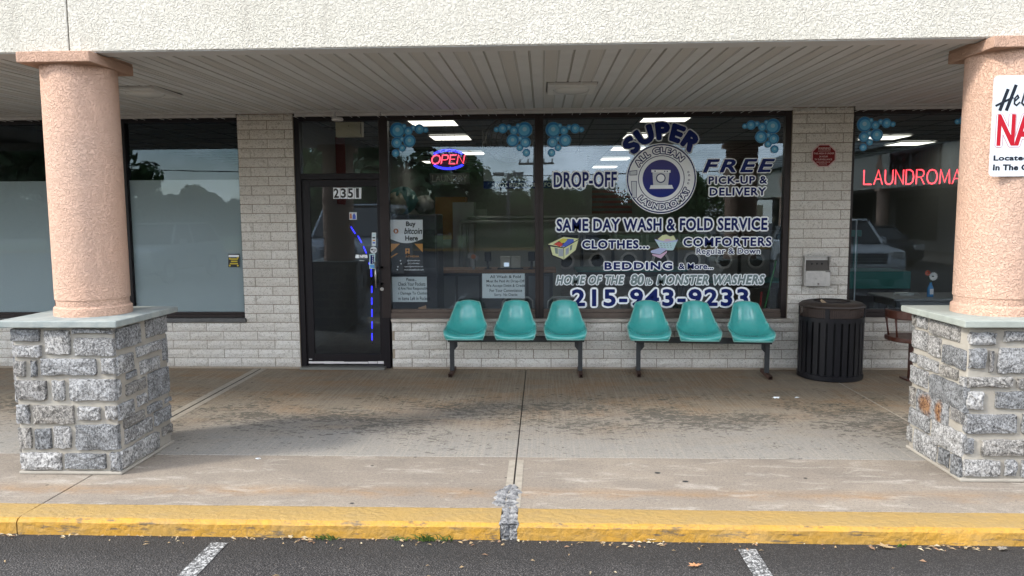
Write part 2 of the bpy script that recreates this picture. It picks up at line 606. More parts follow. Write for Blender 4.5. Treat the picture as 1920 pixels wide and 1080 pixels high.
M['teal'] = NT('teal_fibreglass').col((0.055, 0.36, 0.33)).set(Roughness=0.25, Specular_IOR_Level=0.55, Coat_Weight=0.35, Coat_Roughness=0.12).m
tt = NT('teal_worn')
n = tt.noise(tt.co(), 6, 5, 0.6)
tt.col(tt.mix(tt.ramp(tt.noise(tt.co((1, 1, 5)), 9, 5, 0.7), [(0.60, 0.0), (0.72, 0.35)]), tt.mix(tt.ramp(n, [(0.35, 0), (0.7, 1)]), (0.05, 0.40, 0.375), (0.09, 0.47, 0.44)), (0.20, 0.36, 0.33))).set(Roughness=tt.math('ADD', tt.math('MULTIPLY', n, 0.14), 0.12), Specular_IOR_Level=0.6)
tt.set(Coat_Weight=0.6, Coat_Roughness=0.07)
scr = tt.noise(tt.co((3, 3, 40)), 6, 4, 0.7)
tt.bump(scr, 0.0006)
M['teal'] = tt.m
M['teal_rim'] = plain('teal_rim', (0.20, 0.47, 0.42), 0.45, wear=0.2)
M['steel_black'] = plain('bench_steel', (0.030, 0.033, 0.036), 0.5, 0.1, wear=0.3, wscale=20)
M['rusty'] = plain('rusted_foot', (0.085, 0.040, 0.026), 0.8, wear=0.6, wscale=40)
M['bin_black'] = plain('bin_coating', (0.008, 0.008, 0.011), 0.42, 0.0, 0.3, wear=0.3, wscale=14)
M['bin_lid'] = plain('bin_lid', (0.045, 0.032, 0.026), 0.5, wear=0.5, wscale=10)
M['bin_mesh'] = plain('bin_mesh', (0.085, 0.052, 0.040), 0.6)
M['bin_in'] = plain('bin_liner', (0.006, 0.006, 0.007), 0.7)
M['stainless'] = plain('stainless', (0.50, 0.49, 0.47), 0.34, 0.85, wear=0.25, wscale=20)
M['dark_steel'] = plain('dark_steel', (0.15, 0.14, 0.13), 0.45, 0.6)
M['brown'] = plain('brown_vinyl', (0.085, 0.028, 0.017), 0.38, wear=0.2)
M['navy'] = plain('navy_vinyl', (0.004, 0.014, 0.12), 0.4, spec=0.15)
M['white_v'] = plain('white_vinyl', (0.88, 0.92, 0.95), 0.45, spec=0.15)
M['grey_v'] = plain('grey_vinyl', (0.19, 0.25, 0.26), 0.4, spec=0.155)
M['pale_v'] = plain('pale_vinyl', (0.62, 0.66, 0.70), 0.4, spec=0.15)
M['ink'] = plain('black_ink', (0.012, 0.012, 0.014), 0.5)
M['poster'] = plain('poster_white', (0.78, 0.82, 0.86), 0.45)
M['paper'] = plain('sign_paper', (0.60, 0.69, 0.73), 0.6)
M['charcoal'] = plain('poster_charcoal', (0.018, 0.020, 0.026), 0.4)
M['orange'] = plain('poster_orange', (0.62, 0.28, 0.06), 0.5)
M['btc'] = plain('coin_orange', (0.45, 0.15, 0.06), 0.5)
M['sign_white'] = plain('sign_white', (0.62, 0.66, 0.70), 0.45, spec=0.2)
M['sign_red'] = plain('sign_red', (0.42, 0.008, 0.02), 0.45, spec=0.15)
M['sign_dark'] = plain('sign_dark', (0.012, 0.016, 0.024), 0.5, spec=0.15)
M['octo_red'] = plain('octagon_red', (0.16, 0.008, 0.010), 0.5, spec=0.15)
M['octo_pink'] = plain('octagon_letters', (0.62, 0.44, 0.42), 0.5)
M['bubble_d'] = plain('bubble_deep', (0.015, 0.20, 0.50), 0.35)
M['bubble_l'] = plain('bubble_light', (0.11, 0.46, 0.72), 0.35)
M['bubble_h'] = plain('bubble_shine', (0.35, 0.62, 0.78), 0.35)
M['bubble_w'] = plain('bubble_rim', (0.18, 0.36, 0.46), 0.35)
M['cream_y'] = plain('clipart_cream', (0.62, 0.66, 0.36), 0.5)
M['cl_red'] = plain('clipart_red', (0.55, 0.05, 0.03), 0.5)
M['cl_blue'] = plain('clipart_blue', (0.05, 0.10, 0.50), 0.5)
M['cl_yel'] = plain('clipart_yellow', (0.55, 0.50, 0.05), 0.5)
M['cl_aqua'] = plain('clipart_aqua', (0.45, 0.65, 0.70), 0.5)
M['cl_pink'] = plain('clipart_pink', (0.62, 0.42, 0.58), 0.5)
M['cl_lil'] = plain('clipart_lilac', (0.42, 0.48, 0.72), 0.5)
M['neon_red'] = emit('neon_red', (1.0, 0.05, 0.07), 2.2)
M['neon_rose'] = emit('neon_rose', (1.0, 0.07, 0.12), 2.0)
M['neon_blue'] = emit('neon_blue', (0.03, 0.03, 1.0), 1.8)
M['panel_light'] = emit('ceiling_panel_light', (1.0, 0.97, 0.84), 1.6)
M['screen'] = emit('screen_glow', (0.6, 0.75, 0.95), 0.5)


def cmat(name, c, r=0.6, m=0.0):
    if name not in M: M[name] = plain(name, c, r, m)
    return M[name]


# ------------------------------------------------------------------ lettering helpers
_tc = {}


def glyphs(s, bold=0.0, shear=0.0, space=1.0):
    """flat lettering mesh data in XY, from the built-in font"""
    k = (s, bold, shear, space)
    if k in _tc: return _tc[k]
    cu = bpy.data.curves.new('lettering', 'FONT')
    cu.body = s
    cu.size = 1
    cu.offset = bold
    cu.shear = shear
    cu.space_character = space
    cu.resolution_u = 3
    o = bpy.data.objects.new('tmp', cu)
    col.objects.link(o)
    dg = bpy.context.evaluated_depsgraph_get()
    dg.update()
    me = o.evaluated_get(dg).to_mesh()
    vs = [tuple(v.co[:2]) for v in me.vertices]
    fs = [tuple(p.vertices) for p in me.polygons]
    o.evaluated_get(dg).to_mesh_clear()
    bpy.data.objects.remove(o)
    bpy.data.curves.remove(cu)
    xs = [v[0] for v in vs] or [0, 1]
    ys = [v[1] for v in vs] or [0, 1]
    _tc[k] = (vs, fs, (min(xs), max(xs), min(ys), max(ys)))
    return _tc[k]


def letter_mb(s, x0, x1, z0, z1, Y, bold=0.02, shear=0.0, space=1.0, warp=None, mb=None, grow=0.0, m=0, hs=None):
    """lettering whose own bounds fill x0..x1, z0..z1 on plane Y; grow makes an outline of that width behind it"""
    heavy, bold = bold, min(bold, 0.012)
    vs, fs, (a, b, c, d) = glyphs(s, bold, shear, space)
    mb = mb or MB()
    sx, sz = (x1 - x0) / max(1e-6, b - a), (z1 - z0) / max(1e-6, d - c)
    P = [(x0 + (x - a) * sx, z0 + (y - c) * sz) for x, y in vs]
    if warp: P = [warp(x, z) for x, z in P]
    fat = max(0.0, (heavy - 0.012) * (hs or min(sx, sz)))
    if grow:
        N = 12
        for k in range(N):
            dx, dz = (grow + fat) * math.cos(2 * PI * k / N), (grow + fat) * math.sin(2 * PI * k / N)
            yy = Y + 0.0012 + 0.00012 * k
            mb.add([(x + dx, yy, z + dz) for x, z in P], fs, m)
    else:
        mb.add([(x, Y, z) for x, z in P], fs, m)
        if fat > 0.0012:
            for k in range(8):
                dx, dz = fat * math.cos(2 * PI * k / 8), fat * math.sin(2 * PI * k / 8)
                mb.add([(x + dx, Y + .0001 + .0001 * k, z + dz) for x, z in P], fs, m)
    return mb


def lettering(name, s, box, Y, mat, parent, out=None, ow=0.006, **k):
    """fill plus optional outline; box in photo pixels on plane Y: (left, top, right, bottom)"""
    x0, z1 = fY(box[0], box[1], Y)
    x1, z0 = fY(box[2], box[3], Y)
    mb = letter_mb(s, x0, x1, z0, z1, Y, **k)
    mats = [mat]
    if out:
        letter_mb(s, x0, x1, z0, z1, Y, mb=mb, grow=ow, m=1, **k)
        mats = [mat, out]
    return obj(name, mb, mats, parent)


def disc(mb, cx, cz, r, Y, n=28, m=0, r0=0.0, rx=None):
    rx = rx or r
    if r0 <= 0:
        mb.add([(cx + rx * math.cos(2 * PI * k / n), Y, cz + r * math.sin(2 * PI * k / n)) for k in range(n)], [tuple(range(n))], m)
    else:
        vs = [(cx + q * math.cos(2 * PI * k / n), Y, cz + q * math.sin(2 * PI * k / n)) for q in (r0, r) for k in range(n)]
        mb.add(vs, [(k, (k + 1) % n, n + (k + 1) % n, n + k) for k in range(n)], m)


def flat(mb, pts, Y, m=0):
    mb.add([(x, Y, z) for x, z in pts], [tuple(range(len(pts)))], m)


def pflat(mb, pts, Y, m=0):
    flat(mb, [fY(a, b, Y) for a, b in pts], Y, m)


# ================================================================== GROUND
GZ = -0.098
g = MB()
g.add([(-160, -160, GZ), (160, -160, GZ), (160, 20, GZ), (-160, 20, GZ)], [(0, 1, 2, 3)])
asph = tag(obj('parking_lot', g, M['asphalt']), kind='structure')
walk = MB()
walk.box(-12, 12, -4.26, 0.3, -0.5, -0.014)
walk = tag(obj('sidewalk', walk, M['joint']), kind='structure')


def slab(x0, x1, y0, y1, mat, z=0.0):
    m = MB()
    g = 0.0045
    nx = max(2, int((x1 - x0) / 0.4))
    m.box(x0 + g, x1 - g, y0 + g, y1 - g, -0.10, z)
    return obj('slab', m, mat, walk, bevel=0.004)


JX = [-12, -6.42, -3.305, -0.193, 3.118, 6.3, 12]
for a, b in zip(JX, JX[1:]): slab(a, b, -3.13, 0.28, M['walk'])
JX = [-12, -6.3, -3.12, -0.193, 3.3, 6.4, 12]
for a, b in zip(JX, JX[1:]): slab(a, b, -4.085, -3.13, M['apron'])
# pale trowelled margins along two joints
M['pale_edge'] = plain('pale_concrete_edge', (0.36, 0.32, 0.26), 0.85, wear=0.3, wscale=20)
for xa, xb, ya, yb in ((-3.385, -3.318, -3.12, -0.02), (-3.296, -3.235, -3.12, -0.02), (3.10, 3.116, -3.12, -0.6), (-0.188, -0.14, -4.08, -3.2), (-.245, -.2, -4.08, -3.2)):
    m = MB(); m.add([(xa, ya, 0.002), (xb, ya, 0.002), (xb, yb, 0.002), (xa, yb, 0.002)], [(0, 1, 2, 3)])
    obj('joint_margin', m, M['pale_edge'], walk)
m = MB(); m.add([(-3.313, -3.12, 0.0018), (-3.301, -3.12, 0.0018), (-3.301, -.02, 0.0018), (-3.313, -.02, 0.0018)], [(0, 1, 2, 3)])
obj('joint_sealant', m, M['joint'], walk)


def kerb(x0, x1):
    m = MB()
    pr = [(-4.09, -0.3), (-4.09, 0.0), (-4.27, -0.001), (-4.300, -0.008), (-4.315, -0.024), (-4.322, -0.3)]
    n = max(2, int((x1 - x0) / 0.12))
    vs = []
    for i in range(n + 1):
        x = x0 + (x1 - x0) * i / n
        for j, (y, z) in enumerate(pr):
            w = 0.003 if 0 < j < 5 else 0
            vs.append((x, y + random.uniform(-w, w) * (0 if j == 1 else 1), z + random.uniform(-w, w) * 0.6))
    k = len(pr)
    fs = [(i * k + j, i * k + (j + 1) % k, (i + 1) * k + (j + 1) % k, (i + 1) * k + j) for i in range(n) for j in range(k)]
    fs += [tuple(range(k))[::-1], tuple(n * k + j for j in range(k))]
    m.add(vs, fs)
    return obj('kerb_section', m, M['yellow'], walk, smooth=True, angle=35)


kerb(-12, -6.3); kerb(-6.294, -3.125); kerb(-3.118, -0.250); kerb(-0.150, 3.3); kerb(3.306, 12)
# broken concrete where the kerb joint has crumbled
m = MB()
NX, NY = 16, 44
vs = []
for j in range(NY + 1):
    y = -4.312 + 0.60 * j / NY
    v = j / NY
    wob = 0.010 * math.sin(v * 17) + 0.010 * math.sin(v * 41) + 0.006 * math.sin(v * 90)
    hw = (0.052 + wob * .6) if y < -4.08 else (0.058 * math.sin(PI * min(1, (y + 4.12) / 0.41)) + 0.022 + wob)
    cx = -0.198 + (-0.035 if y > -4.06 else 0.0) * math.sin(v * 3)
    for i in range(NX + 1):
        u = i / NX * 2 - 1
        e = 1 - abs(u) ** 4
        x = cx + u * max(0.02, hw)
        h = random.uniform(-0.0025, 0.0025) - 0.007 * math.exp(-(u * 7) ** 2) if e > 0.05 else 0
        vs.append((x + random.uniform(-.001, .001), y, (0.009 if y > -4.08 else 0.0) + h * e - (0.009 if e < .1 else 0)))
fs = [(j * (NX + 1) + i, j * (NX + 1) + i + 1, (j + 1) * (NX + 1) + i + 1, (j + 1) * (NX + 1) + i) for j in range(NY) for i in range(NX)]
m.add(vs, fs)
n0 = len(m.v)
vs = []
for j in range(9):
    z = -0.006 - 0.105 * j / 8
    for i in range(NX + 1):
        u = i / NX * 2 - 1
        vs.append((-0.198 + u * (0.055 - 0.012 * j / 8) + random.uniform(-.004, .004), -4.316 + (random.uniform(0, .012) + 0.012 * math.exp(-(u * 5) ** 2)), z))
m.add(vs, [(j * (NX + 1) + i, j * (NX + 1) + i + 1, (j + 1) * (NX + 1) + i + 1, (j + 1) * (NX + 1) + i) for j in range(8) for i in range(NX)])
obj('broken_patch', m, M['rubble'], walk)

# painted stall lines on the asphalt
def stall(xa, ya, xb, yb, w, cat_label):
    d = Vector((xb - xa, yb - ya, 0)).normalized()
    nrm = Vector((-d.y, d.x, 0)) * (w / 2)
    m = MB()
    A, B = Vector((xa, ya, GZ + 0.004)), Vector((xb, yb, GZ + 0.004))
    m.add([A - nrm, A + nrm, B + nrm, B - nrm], [(0, 1, 2, 3)])
    tag(obj('parking_line', m, M['stall']), kind='structure')
stall(-1.86, -4.40, -1.86, -9.4, 0.10, '')
stall(1.135, -4.40, 1.135, -9.4, 0.10, '')
for k in (-3, -2, 2, 3, 4):
    stall(-1.93 + 3.1 * k, -4.40, -1.93 + 3.1 * k, -9.4, 0.10, '')

# ================================================================== BUILDING SHELL
B = thing('shop_building', (0, 0, 0), 'single storey shopping strip with white split-face block walls, stucco fascia and dark framed shop windows', 'building')
core = MB()
WL_, WR_ = -7.2, 7.2
BX = [(WL_, -2.835, 0.0, 0.548), (-1.752, WR_, 0.0, 0.548), (-3.483, -2.835, 0.548, 2.96), (2.765, 3.43, 0.548, 2.96)]
for x0, x1, z0, z1 in BX:
    core.box(x0 + 0.003, x1 - 0.003, 0.006, 0.20, z0 - 0.02 if z0 == 0 else z0, z1)
obj('mortar_wall', core, M['mortar'], B)

# brick variants: rock-faced front, shared meshes
def brick_mesh(w, h, seed):
    rnd = random.Random(seed)
    m = MB()
    nx, nz = 5, 2
    vs = []
    for j in range(nz + 1):
        for i in range(nx + 1):
            x = -w / 2 + w * i / nx
            z = -h / 2 + h * j / nz
            edge = i in (0, nx) or j in (0, nz)
            if i not in (0, nx): x += rnd.uniform(-.01, .01)
            y = -0.003 + rnd.uniform(-.002, .002) if edge else -0.016 + rnd.uniform(-.005, .005)
            vs.append((x, y, z))
    fs = [(j * (nx + 1) + i, j * (nx + 1) + i + 1, (j + 1) * (nx + 1) + i + 1, (j + 1) * (nx + 1) + i) for j in range(nz) for i in range(nx)]
    ring = list(range(nx + 1)) + [(j + 1) * (nx + 1) + nx for j in range(nz)] + [nz * (nx + 1) + i for i in range(nx - 1, -1, -1)] + [j * (nx + 1) for j in range(nz - 1, 0, -1)]
    nb = len(vs)
    for r_ in ring:
        vs.append((vs[r_][0], 0.02, vs[r_][2]))
    L = len(ring)
    fs += [(ring[i], nb + i, nb + (i + 1) % L, ring[(i + 1) % L]) for i in range(L)]
    m.add(vs, fs)
    me = m.mesh('brick')
    me.materials.append(M['block'])
    return me


CH_, BW = 0.1055, 0.404
BM = [brick_mesh(BW - 0.009, CH_ - 0.009, s) for s in range(12)]


def lay(x0, x1, z0, z1):
    k0 = round((z0 - 0.02) / CH_)
    k = max(0, k0)
    while 0.02 + k * CH_ < z1 - 0.02:
        zb = 0.02 + k * CH_
        zt = min(zb + CH_, z1)
        ph = -0.31 + (0 if k % 2 == 0 else BW / 2)
        i = math.floor((x0 - ph) / BW)
        while ph + i * BW < x1 - 0.02:
            a, b = max(x0, ph + i * BW), min(x1, ph + (i + 1) * BW)
            if b - a > 0.03:
                o = bpy.data.objects.new('brick', random.choice(BM))
                col.objects.link(o)
                o.parent = B
                o.scale = ((b - a - 0.009) / (BW - 0.009) * random.choice((1, -1)), 1, (zt - zb - 0.009) / (CH_ - 0.009))
                o.location = ((a + b) / 2, random.uniform(-.003, .003), (zb + zt) / 2)
                o.rotation_euler.y = random.uniform(-.004, .004)
            i += 1
        k += 1


lay(-6.6, -2.835, 0, 0.548)
lay(-1.752, 7.2, 0, 0.548)
lay(-3.483, -2.835, 0.548, 2.935)
lay(2.765, 3.43, 0.548, 2.935)

# soffit of long vinyl panels, three boards each, the middle one vented
def zs(y): return 2.96 + y * 0.0215
def soffit_mesh():
    m = MB()
    w = 0.1035
    y0, y1 = -3.27, -0.0
    gr = 0.009
    prof = []   # x, dz, material of the face that follows
    for b in range(3):
        a = b * w
        dz = 0.013 if b == 2 else 0.004
        prof += [(a + gr, 0.0, 2 if b == 1 else 0), (a + w - gr, 0.0, 1), (a + w - gr * 0.45, dz, 1), (a + w + gr * .45, dz, 1)]
    prof.append((3 * w + gr, 0.0, 0))
    prof = prof[:-1] + [(3 * w + gr, 0.0, 0)]
    for (xa, za, mm), (xb, zb, _) in zip(prof, prof[1:]):
        m.add([(xa, y0, zs(y0) + za), (xb, y0, zs(y0) + zb), (xb, y1, zs(y1) + zb), (xa, y1, zs(y1) + za)], [(0, 1, 2, 3)], mm)
        if mm == 2:   # thin raised edges of the vent strip
            for xe in (xa, xb):
                m.box(xe - 0.0018, xe + 0.0018, y0, y1, zs(y0) - 0.003, zs(y0) + 0.001, 0)
    me = m.mesh('soffit_panel')
    for q in ('vinyl', 'vinyl_groove', 'vinyl_vent'): me.materials.append(M[q])
    me.polygons.foreach_set('material_index', m.mi)
    return me


sm = soffit_mesh()
for i in range(-24, 24):
    o = bpy.data.objects.new('soffit_panel', sm)
    col.objects.link(o)
    o.parent = B
    o.location = (0.0135 - 0.1035 + i * 0.3105 - 0.0, 0, random.uniform(-.0015, .0015))
m = MB()
m.box(-12, 12, -3.262, -0.0, 3.0, 4.4)
obj('canopy_roof', m, M['joint'], B)
# fascia in three stucco panels with reveals between them
fz = 2.888
for a, b in ((-12, -3.195), (-3.187, 3.3), (3.308, 12)):
    m = MB(); m.box(a, b, -3.425, -3.268, fz, 4.45)
    obj('fascia_panel', m, M['fascia'], B, bevel=0.006)
m = MB(); m.box(-12, 12, -3.415, -3.28, fz + 0.02, 4.43)
obj('fascia_backing', m, M['joint'], B)
m = MB(); m.box(-12, 12, -3.414, -3.262, fz - 0.004, fz + 0.004)
obj('fascia_soffit', m, M['vinyl'], B)
m = MB(); m.box(-12, 12, -3.262, 0.0, 4.405, 4.44); m.box(-12, 12, 0.0, 14, 3.2, 3.5)
obj('roof', m, M['joint'], B)
# trim strips where soffit meets wall
m = MB()
m.box(-7.2, 7.2, -0.028, 0.0, 2.942, 2.968)
obj('channel_trim', m, M['white_trim'], B)
m = MB()
for a, b, z in ((-2.81, -1.83, 0), (-1.82, -1.0, 0), (-0.995, 2.76, 0.004), (-7.2, -3.49, 0), (3.44, 7.2, 0)):
    m.box(a, b, -0.016, 0.02, 2.905 + z, 2.94)
obj('head_trim', m, M['white_trim'], B, bevel=0.003)
# wall above the glazing, behind the trim
m = MB()
for a, b in ((-7.2, -3.484), (-2.834, 2.764), (3.431, 7.2)):
    m.box(a, b, 0.02, 0.20, 2.90, 3.19)
obj('lintel', m, M['bronze'], B)

# sills
m = MB(); m.box(-1.752, 2.80, -0.045, 0.12, 0.552, 0.592); obj('stone_sill', m, M['stone_sill'], B, bevel=0.006)
m = MB(); m.box(3.425, 7.2, -0.03, 0.12, 0.552, 0.60); obj('stone_sill', m, M['stone_sill'], B, bevel=0.006)
m = MB(); m.box(-7.2, -3.46, -0.04, 0.12, 0.552, 0.60); obj('slate_sill', m, M['slate_sill'], B, bevel=0.006)

FY_, GY = 0.02, 0.062       # frame face and glass planes


def px(x, y=400): return fY(x, y, FY_)[0]
def pz(y, x=1000): return fY(x, y, FY_)[1]


def window(x0, x1, z0, z1, l, r, b, t, label, gmat, fmat='bronze', bmat='bronze_lite'):
    """outer x0..x1, z0..z1; frame widths left, right, bottom, top"""
    e = bpy.data.objects.new('window', None)
    col.objects.link(e); e.parent = B; e['label'] = label
    m = MB()
    m.box(x0, x0 + l, FY_, 0.12, z0, z1)
    m.box(x1 - r, x1, FY_, 0.12, z0, z1)
    m.box(x0 + l, x1 - r, FY_ + 0.002, 0.12, z1 - t, z1)
    obj('frame', m, M[fmat], e, bevel=0.004)
    m = MB()
    m.box(x0 + l, x1 - r, FY_ - 0.004, 0.12, z0, z0 + b * 0.6)
    m.box(x0 + l, x1 - r, FY_ + 0.012, 0.11, z0 + b * 0.6, z0 + b)
    obj('bottom_rail', m, M[bmat], e, bevel=0.004)
    m = MB(); m.box(x0 + l - .004, x1 - r + .004, GY, GY + 0.006, z0 + b - .004, z1 - t + .004)
    obj('pane', m, gmat, e)
    return e


zt_, zb_ = 2.904, 0.594
zg1, zg0 = pz(222), pz(580)
XM = px(1011, 400)
WA = window(px(714, 450), XM, zb_, zt_, px(730.5, 450) - px(714, 450), XM - px(1003), zg0 - zb_, zt_ - zg1,
            'middle shop window pane with the neon sign and posters beside the door', M['glass'])
WB = window(XM, 2.764, zb_, zt_, px(1019) - XM, 2.764 - px(1469), zg0 - zb_, zt_ - zg1,
            'widest shop window pane covered with navy and white lettering', M['glass'])
WC = window(3.431, 7.2, 0.60, zt_, 0.03, 0.05, 0.09, 0.035, 'window behind the right column with red neon lettering', M['glass_side'], 'bronze', 'bronze')
zl1, zl0 = pz(224, 400), 0.665
xm1, xm2 = fY(231, 300, FY_)[0], fY(106, 570, FY_)[0]
WD = window(xm1, -3.484, 0.60, zt_, 0.03, 0.008, zl0 - 0.6, 0.045, 'neighbouring window with grey frosted film, right of the left column', M['glass_side'], 'black_alu', 'bronze')
WE = window(-7.2, xm1 - 0.0, 0.60, zt_, 0.03, 0.04, zl0 - 0.6, 0.045, 'frosted window at the left edge, partly behind the left column', M['glass_side'], 'black_alu', 'bronze')
m = MB(); m.box(xm2 - .02, xm2 + .02, FY_ + .003, .12, zl0, zt_ - .045); obj('mullion', m, M['black_alu'], WE)
zf = fY(400, 337, 0.075)[1]
m = MB(); m.box(xm1 + .03, -3.49, 0.074, 0.0765, zl0, zf); obj('frosted_film', m, M['film'], WD)
m = MB(); m.box(-7.15, xm2 - .02, 0.074, 0.0765, zl0, zf); m.box(xm2 + .02, xm1 - .04, 0.074, 0.0765, zl0, zf); obj('frosted_film', m, M['film'], WE)

# ------------------------------------------------------------------ door
D = bpy.data.objects.new('door', None)
col.objects.link(D); D.parent = B; D['label'] = 'black aluminium glass shop door with transom light above'
dl, dr = -2.834, px(714, 450)
zh0, zh1 = pz(336, 650), pz(325, 650)
m = MB()
m.box(dl, dl + 0.062, FY_, 0.13, 0.0, zt_)
m.box(dl + 0.062, dr, FY_ + .002, 0.13, zt_ - 0.05, zt_)
m.box(dl + 0.062, dr, FY_ + .004, 0.13, zh0, zh1)
m.box(dl + 0.062, dl + 0.075, FY_ + .02, 0.12, 0.0, zh0)
obj('frame', m, M['black_alu'], D, bevel=0.003)
xa, xb = px(572, 336) + 0.004, px(725, 500) - .012
lx0, lx1 = dl + 0.078, px(727, 600) - 0.03
gx0, gx1 = px(577.5, 350) + .012, px(708, 450)
gz1, gz0 = pz(350, 640), pz(664, 650)
m = MB()
m.box(lx0, gx0, FY_ + .012, 0.065, 0.045, zh0 - 0.006)
m.box(gx1, lx1, FY_ + .012, 0.065, 0.045, zh0 - 0.006)
m.box(gx0, gx1, FY_ + .014, 0.063, gz1, zh0 - 0.006)
m.box(gx0, gx1, FY_ + .014, 0.063, 0.045, gz0)
obj('leaf_frame', m, M['black_alu'], D, bevel=0.003)
m = MB(); m.box(gx0 - .003, gx1 + .003, 0.045, 0.051, gz0 - .003, gz1 + .003); obj('pane', m, glass('door_glass', (0.80, 0.82, 0.86), 0.055), D)
m = MB(); m.box(dl + 0.060, dr + .002, 0.070, 0.076, zh1 - .002, zt_ - 0.048); obj('transom_pane', m, M['glass'], D)
m = MB(); m.box(dr, px(731, 600) - .004, FY_ + .001, .12, 0, zb_ + .001); obj('jamb', m, M['black_alu'], D)
m = MB(); m.box(dl + .01, dr + .03, -0.09, 0.12, 0.002, 0.020); m.box(dl + .01, dr + .03, -0.075, 0.12, 0.020, 0.026)
obj('threshold', m, cmat('threshold', (0.20, 0.20, 0.18), 0.5, 0.5), D, bevel=0.004)
m = MB()
x = lx0 + 0.004
while x < lx1 - 0.02:
    w = random.uniform(0.06, 0.22); w = min(w, lx1 - x - .004)
    m.box(x, x + w, FY_ + .006, FY_ + .012, 0.052 + random.uniform(0, .004), 0.078 + random.uniform(-.004, .006))
    x += w + random.choice((0, 0, 0.006, 0.012))
obj('kick_strip', m, cmat('kick_white', (0.62, 0.60, 0.60), 0.6), D)
m = MB(); m.box(lx0 + .008, lx0 + .045, FY_ + .009, FY_ + .012, 0.102, 0.11); obj('maker_plate', m, M['white_trim'], D)
hx = fY(704, 500, -0.04)[0]
m = MB(); m.tube([(hx, -0.045, fY(704, 540, -.04)[1]), (hx, -0.045, fY(704, 491, -.04)[1])], 0.0105, 10)
h = obj('pull_handle', m, M['stainless'], D, smooth=True)
m = MB()
for yy in (501, 532):
    z = fY(710, yy, 0)[1]
    m.box(hx, hx + .075, -0.045, -0.032, z - .012, z + .012); m.box(hx + .055, hx + .075, -0.045, 0.032, z - .012, z + .012)
obj('handle_bracket', m, M['black_alu'], D)
m = MB(); a, b = fY(716.3, 542, .02)
m.prism([(a + .021 * math.cos(2 * PI * k / 20), b + .021 * math.sin(2 * PI * k / 20)) for k in range(20)], 0.012, 0.034, axis='y')
obj('lock_cylinder', m, M['stainless'], D, bevel=0.003)
# number plate and stickers on the door glass (outer side)
DY = 0.041
for i, ch in enumerate('2351'):
    m = MB()
    pflat(m, [(625 + i * 13.3, 352), (637.6 + i * 13.3, 352), (637.6 + i * 13.3, 372.6), (625 + i * 13.3, 372.6)], DY + .001)
    pl = obj('number_plate', m, M['poster'], D)
    obj('digit', letter_mb(ch, fY((627.0 if ch != '1' else 629.0) + i * 13.3, 400, DY)[0], fY((636.0 if ch != '1' else 633.8) + i * 13.3, 400, DY)[0], fY(650, 370.6, DY)[1], fY(650, 353.5, DY)[1], DY, bold=0.03), M['ink'], pl)


def sticker(name, parent, box, Y, mat, label=None):
    m = MB(); pflat(m, [(box[0], box[1]), (box[2], box[1]), (box[2], box[3]), (box[0], box[3])], Y)
    o = obj(name, m, mat, parent)
    if label: o['label'] = label
    return o


sticker('sticker', D, (655, 398, 669, 412), DY, M['pale_v'], 'small lilac square sticker high on the door glass')
m = MB()
pflat(m, [(656, 401), (659, 400), (660, 410), (656, 410)], DY - .001, 0); pflat(m, [(661, 404), (664, 399), (667, 405), (667, 411), (661, 411)], DY - .001, 1)
obj('sticker_print', m, [M['btc'], M['cl_blue']], D)
sticker('sticker', D, (697, 436, 705, 461), DY, M['paper'], 'narrow card payment sticker on the door edge')
m = MB()
for i, (c, y) in enumerate(((0, 439), (1, 444.5), (2, 449.5), (3, 454))):
    pflat(m, [(698.5, y), (703.5, y), (703.5, y + 2.6), (698.5, y + 2.6)], DY - .001, c)
obj('sticker_print', m, [M['cl_aqua'], M['charcoal'], M['orange'], M['cl_blue']], D)
m = MB(); a, b = fY(700.5, 469, DY - .002); disc(m, a, b, 0.040, DY - .002); obj('sticker', m, M['sign_white'], D)
m = MB()
for bx in ((695, 467, 700, 469.5), (701, 468, 706, 469.5), (699, 471.5, 703, 473)):
    pflat(m, [(bx[0], bx[1]), (bx[2], bx[1]), (bx[2], bx[3]), (bx[0], bx[3])], DY - .003)
obj('sticker_print', m, M['ink'], D)
ps = sticker('sticker', D, (692.5, 476, 703.5, 504), DY, M['cl_aqua'], 'blue upright pull sticker under the round one')
m = MB()
pflat(m, [(694.5, 478), (701.5, 478), (701.5, 495), (694.5, 495)], DY - .001, 0)
pflat(m, [(694, 496.5), (702, 496.5), (702, 502.5), (694, 502.5)], DY - .001, 2)
for i, ch in enumerate('PULL'):
    xx = fY(696, 400, DY - .002)[0]
    x2 = fY(700.2, 400, DY - .002)[0]
    letter_mb(ch, xx, x2, fY(697, 482.2 + 4.0 * i, DY)[1], fY(697, 479.2 + 4.0 * i, DY)[1], DY - .002, bold=.02, mb=m, m=1)
obj('sticker_print', m, [M['navy'], M['sign_white'], cmat('sky_blue', (0.1, 0.35, 0.7))], ps)
m = MB(); pflat(m, [(666.5, 477.5), (673, 477.5), (673, 484), (670, 484)], DY); pflat(m, [(666.5, 479), (671, 484), (666.5, 484)], DY - .001)
letter_mb('NFIB', fY(674.5, 480, DY)[0], fY(689, 480, DY)[0], fY(680, 483.5, DY)[1], fY(680, 478, DY)[1], DY, bold=.05, mb=m)
pflat(m, [(674, 488.2), (683, 488.2), (683, 489), (674, 489)], DY)
obj('lettering', m, M['white_v'], D)

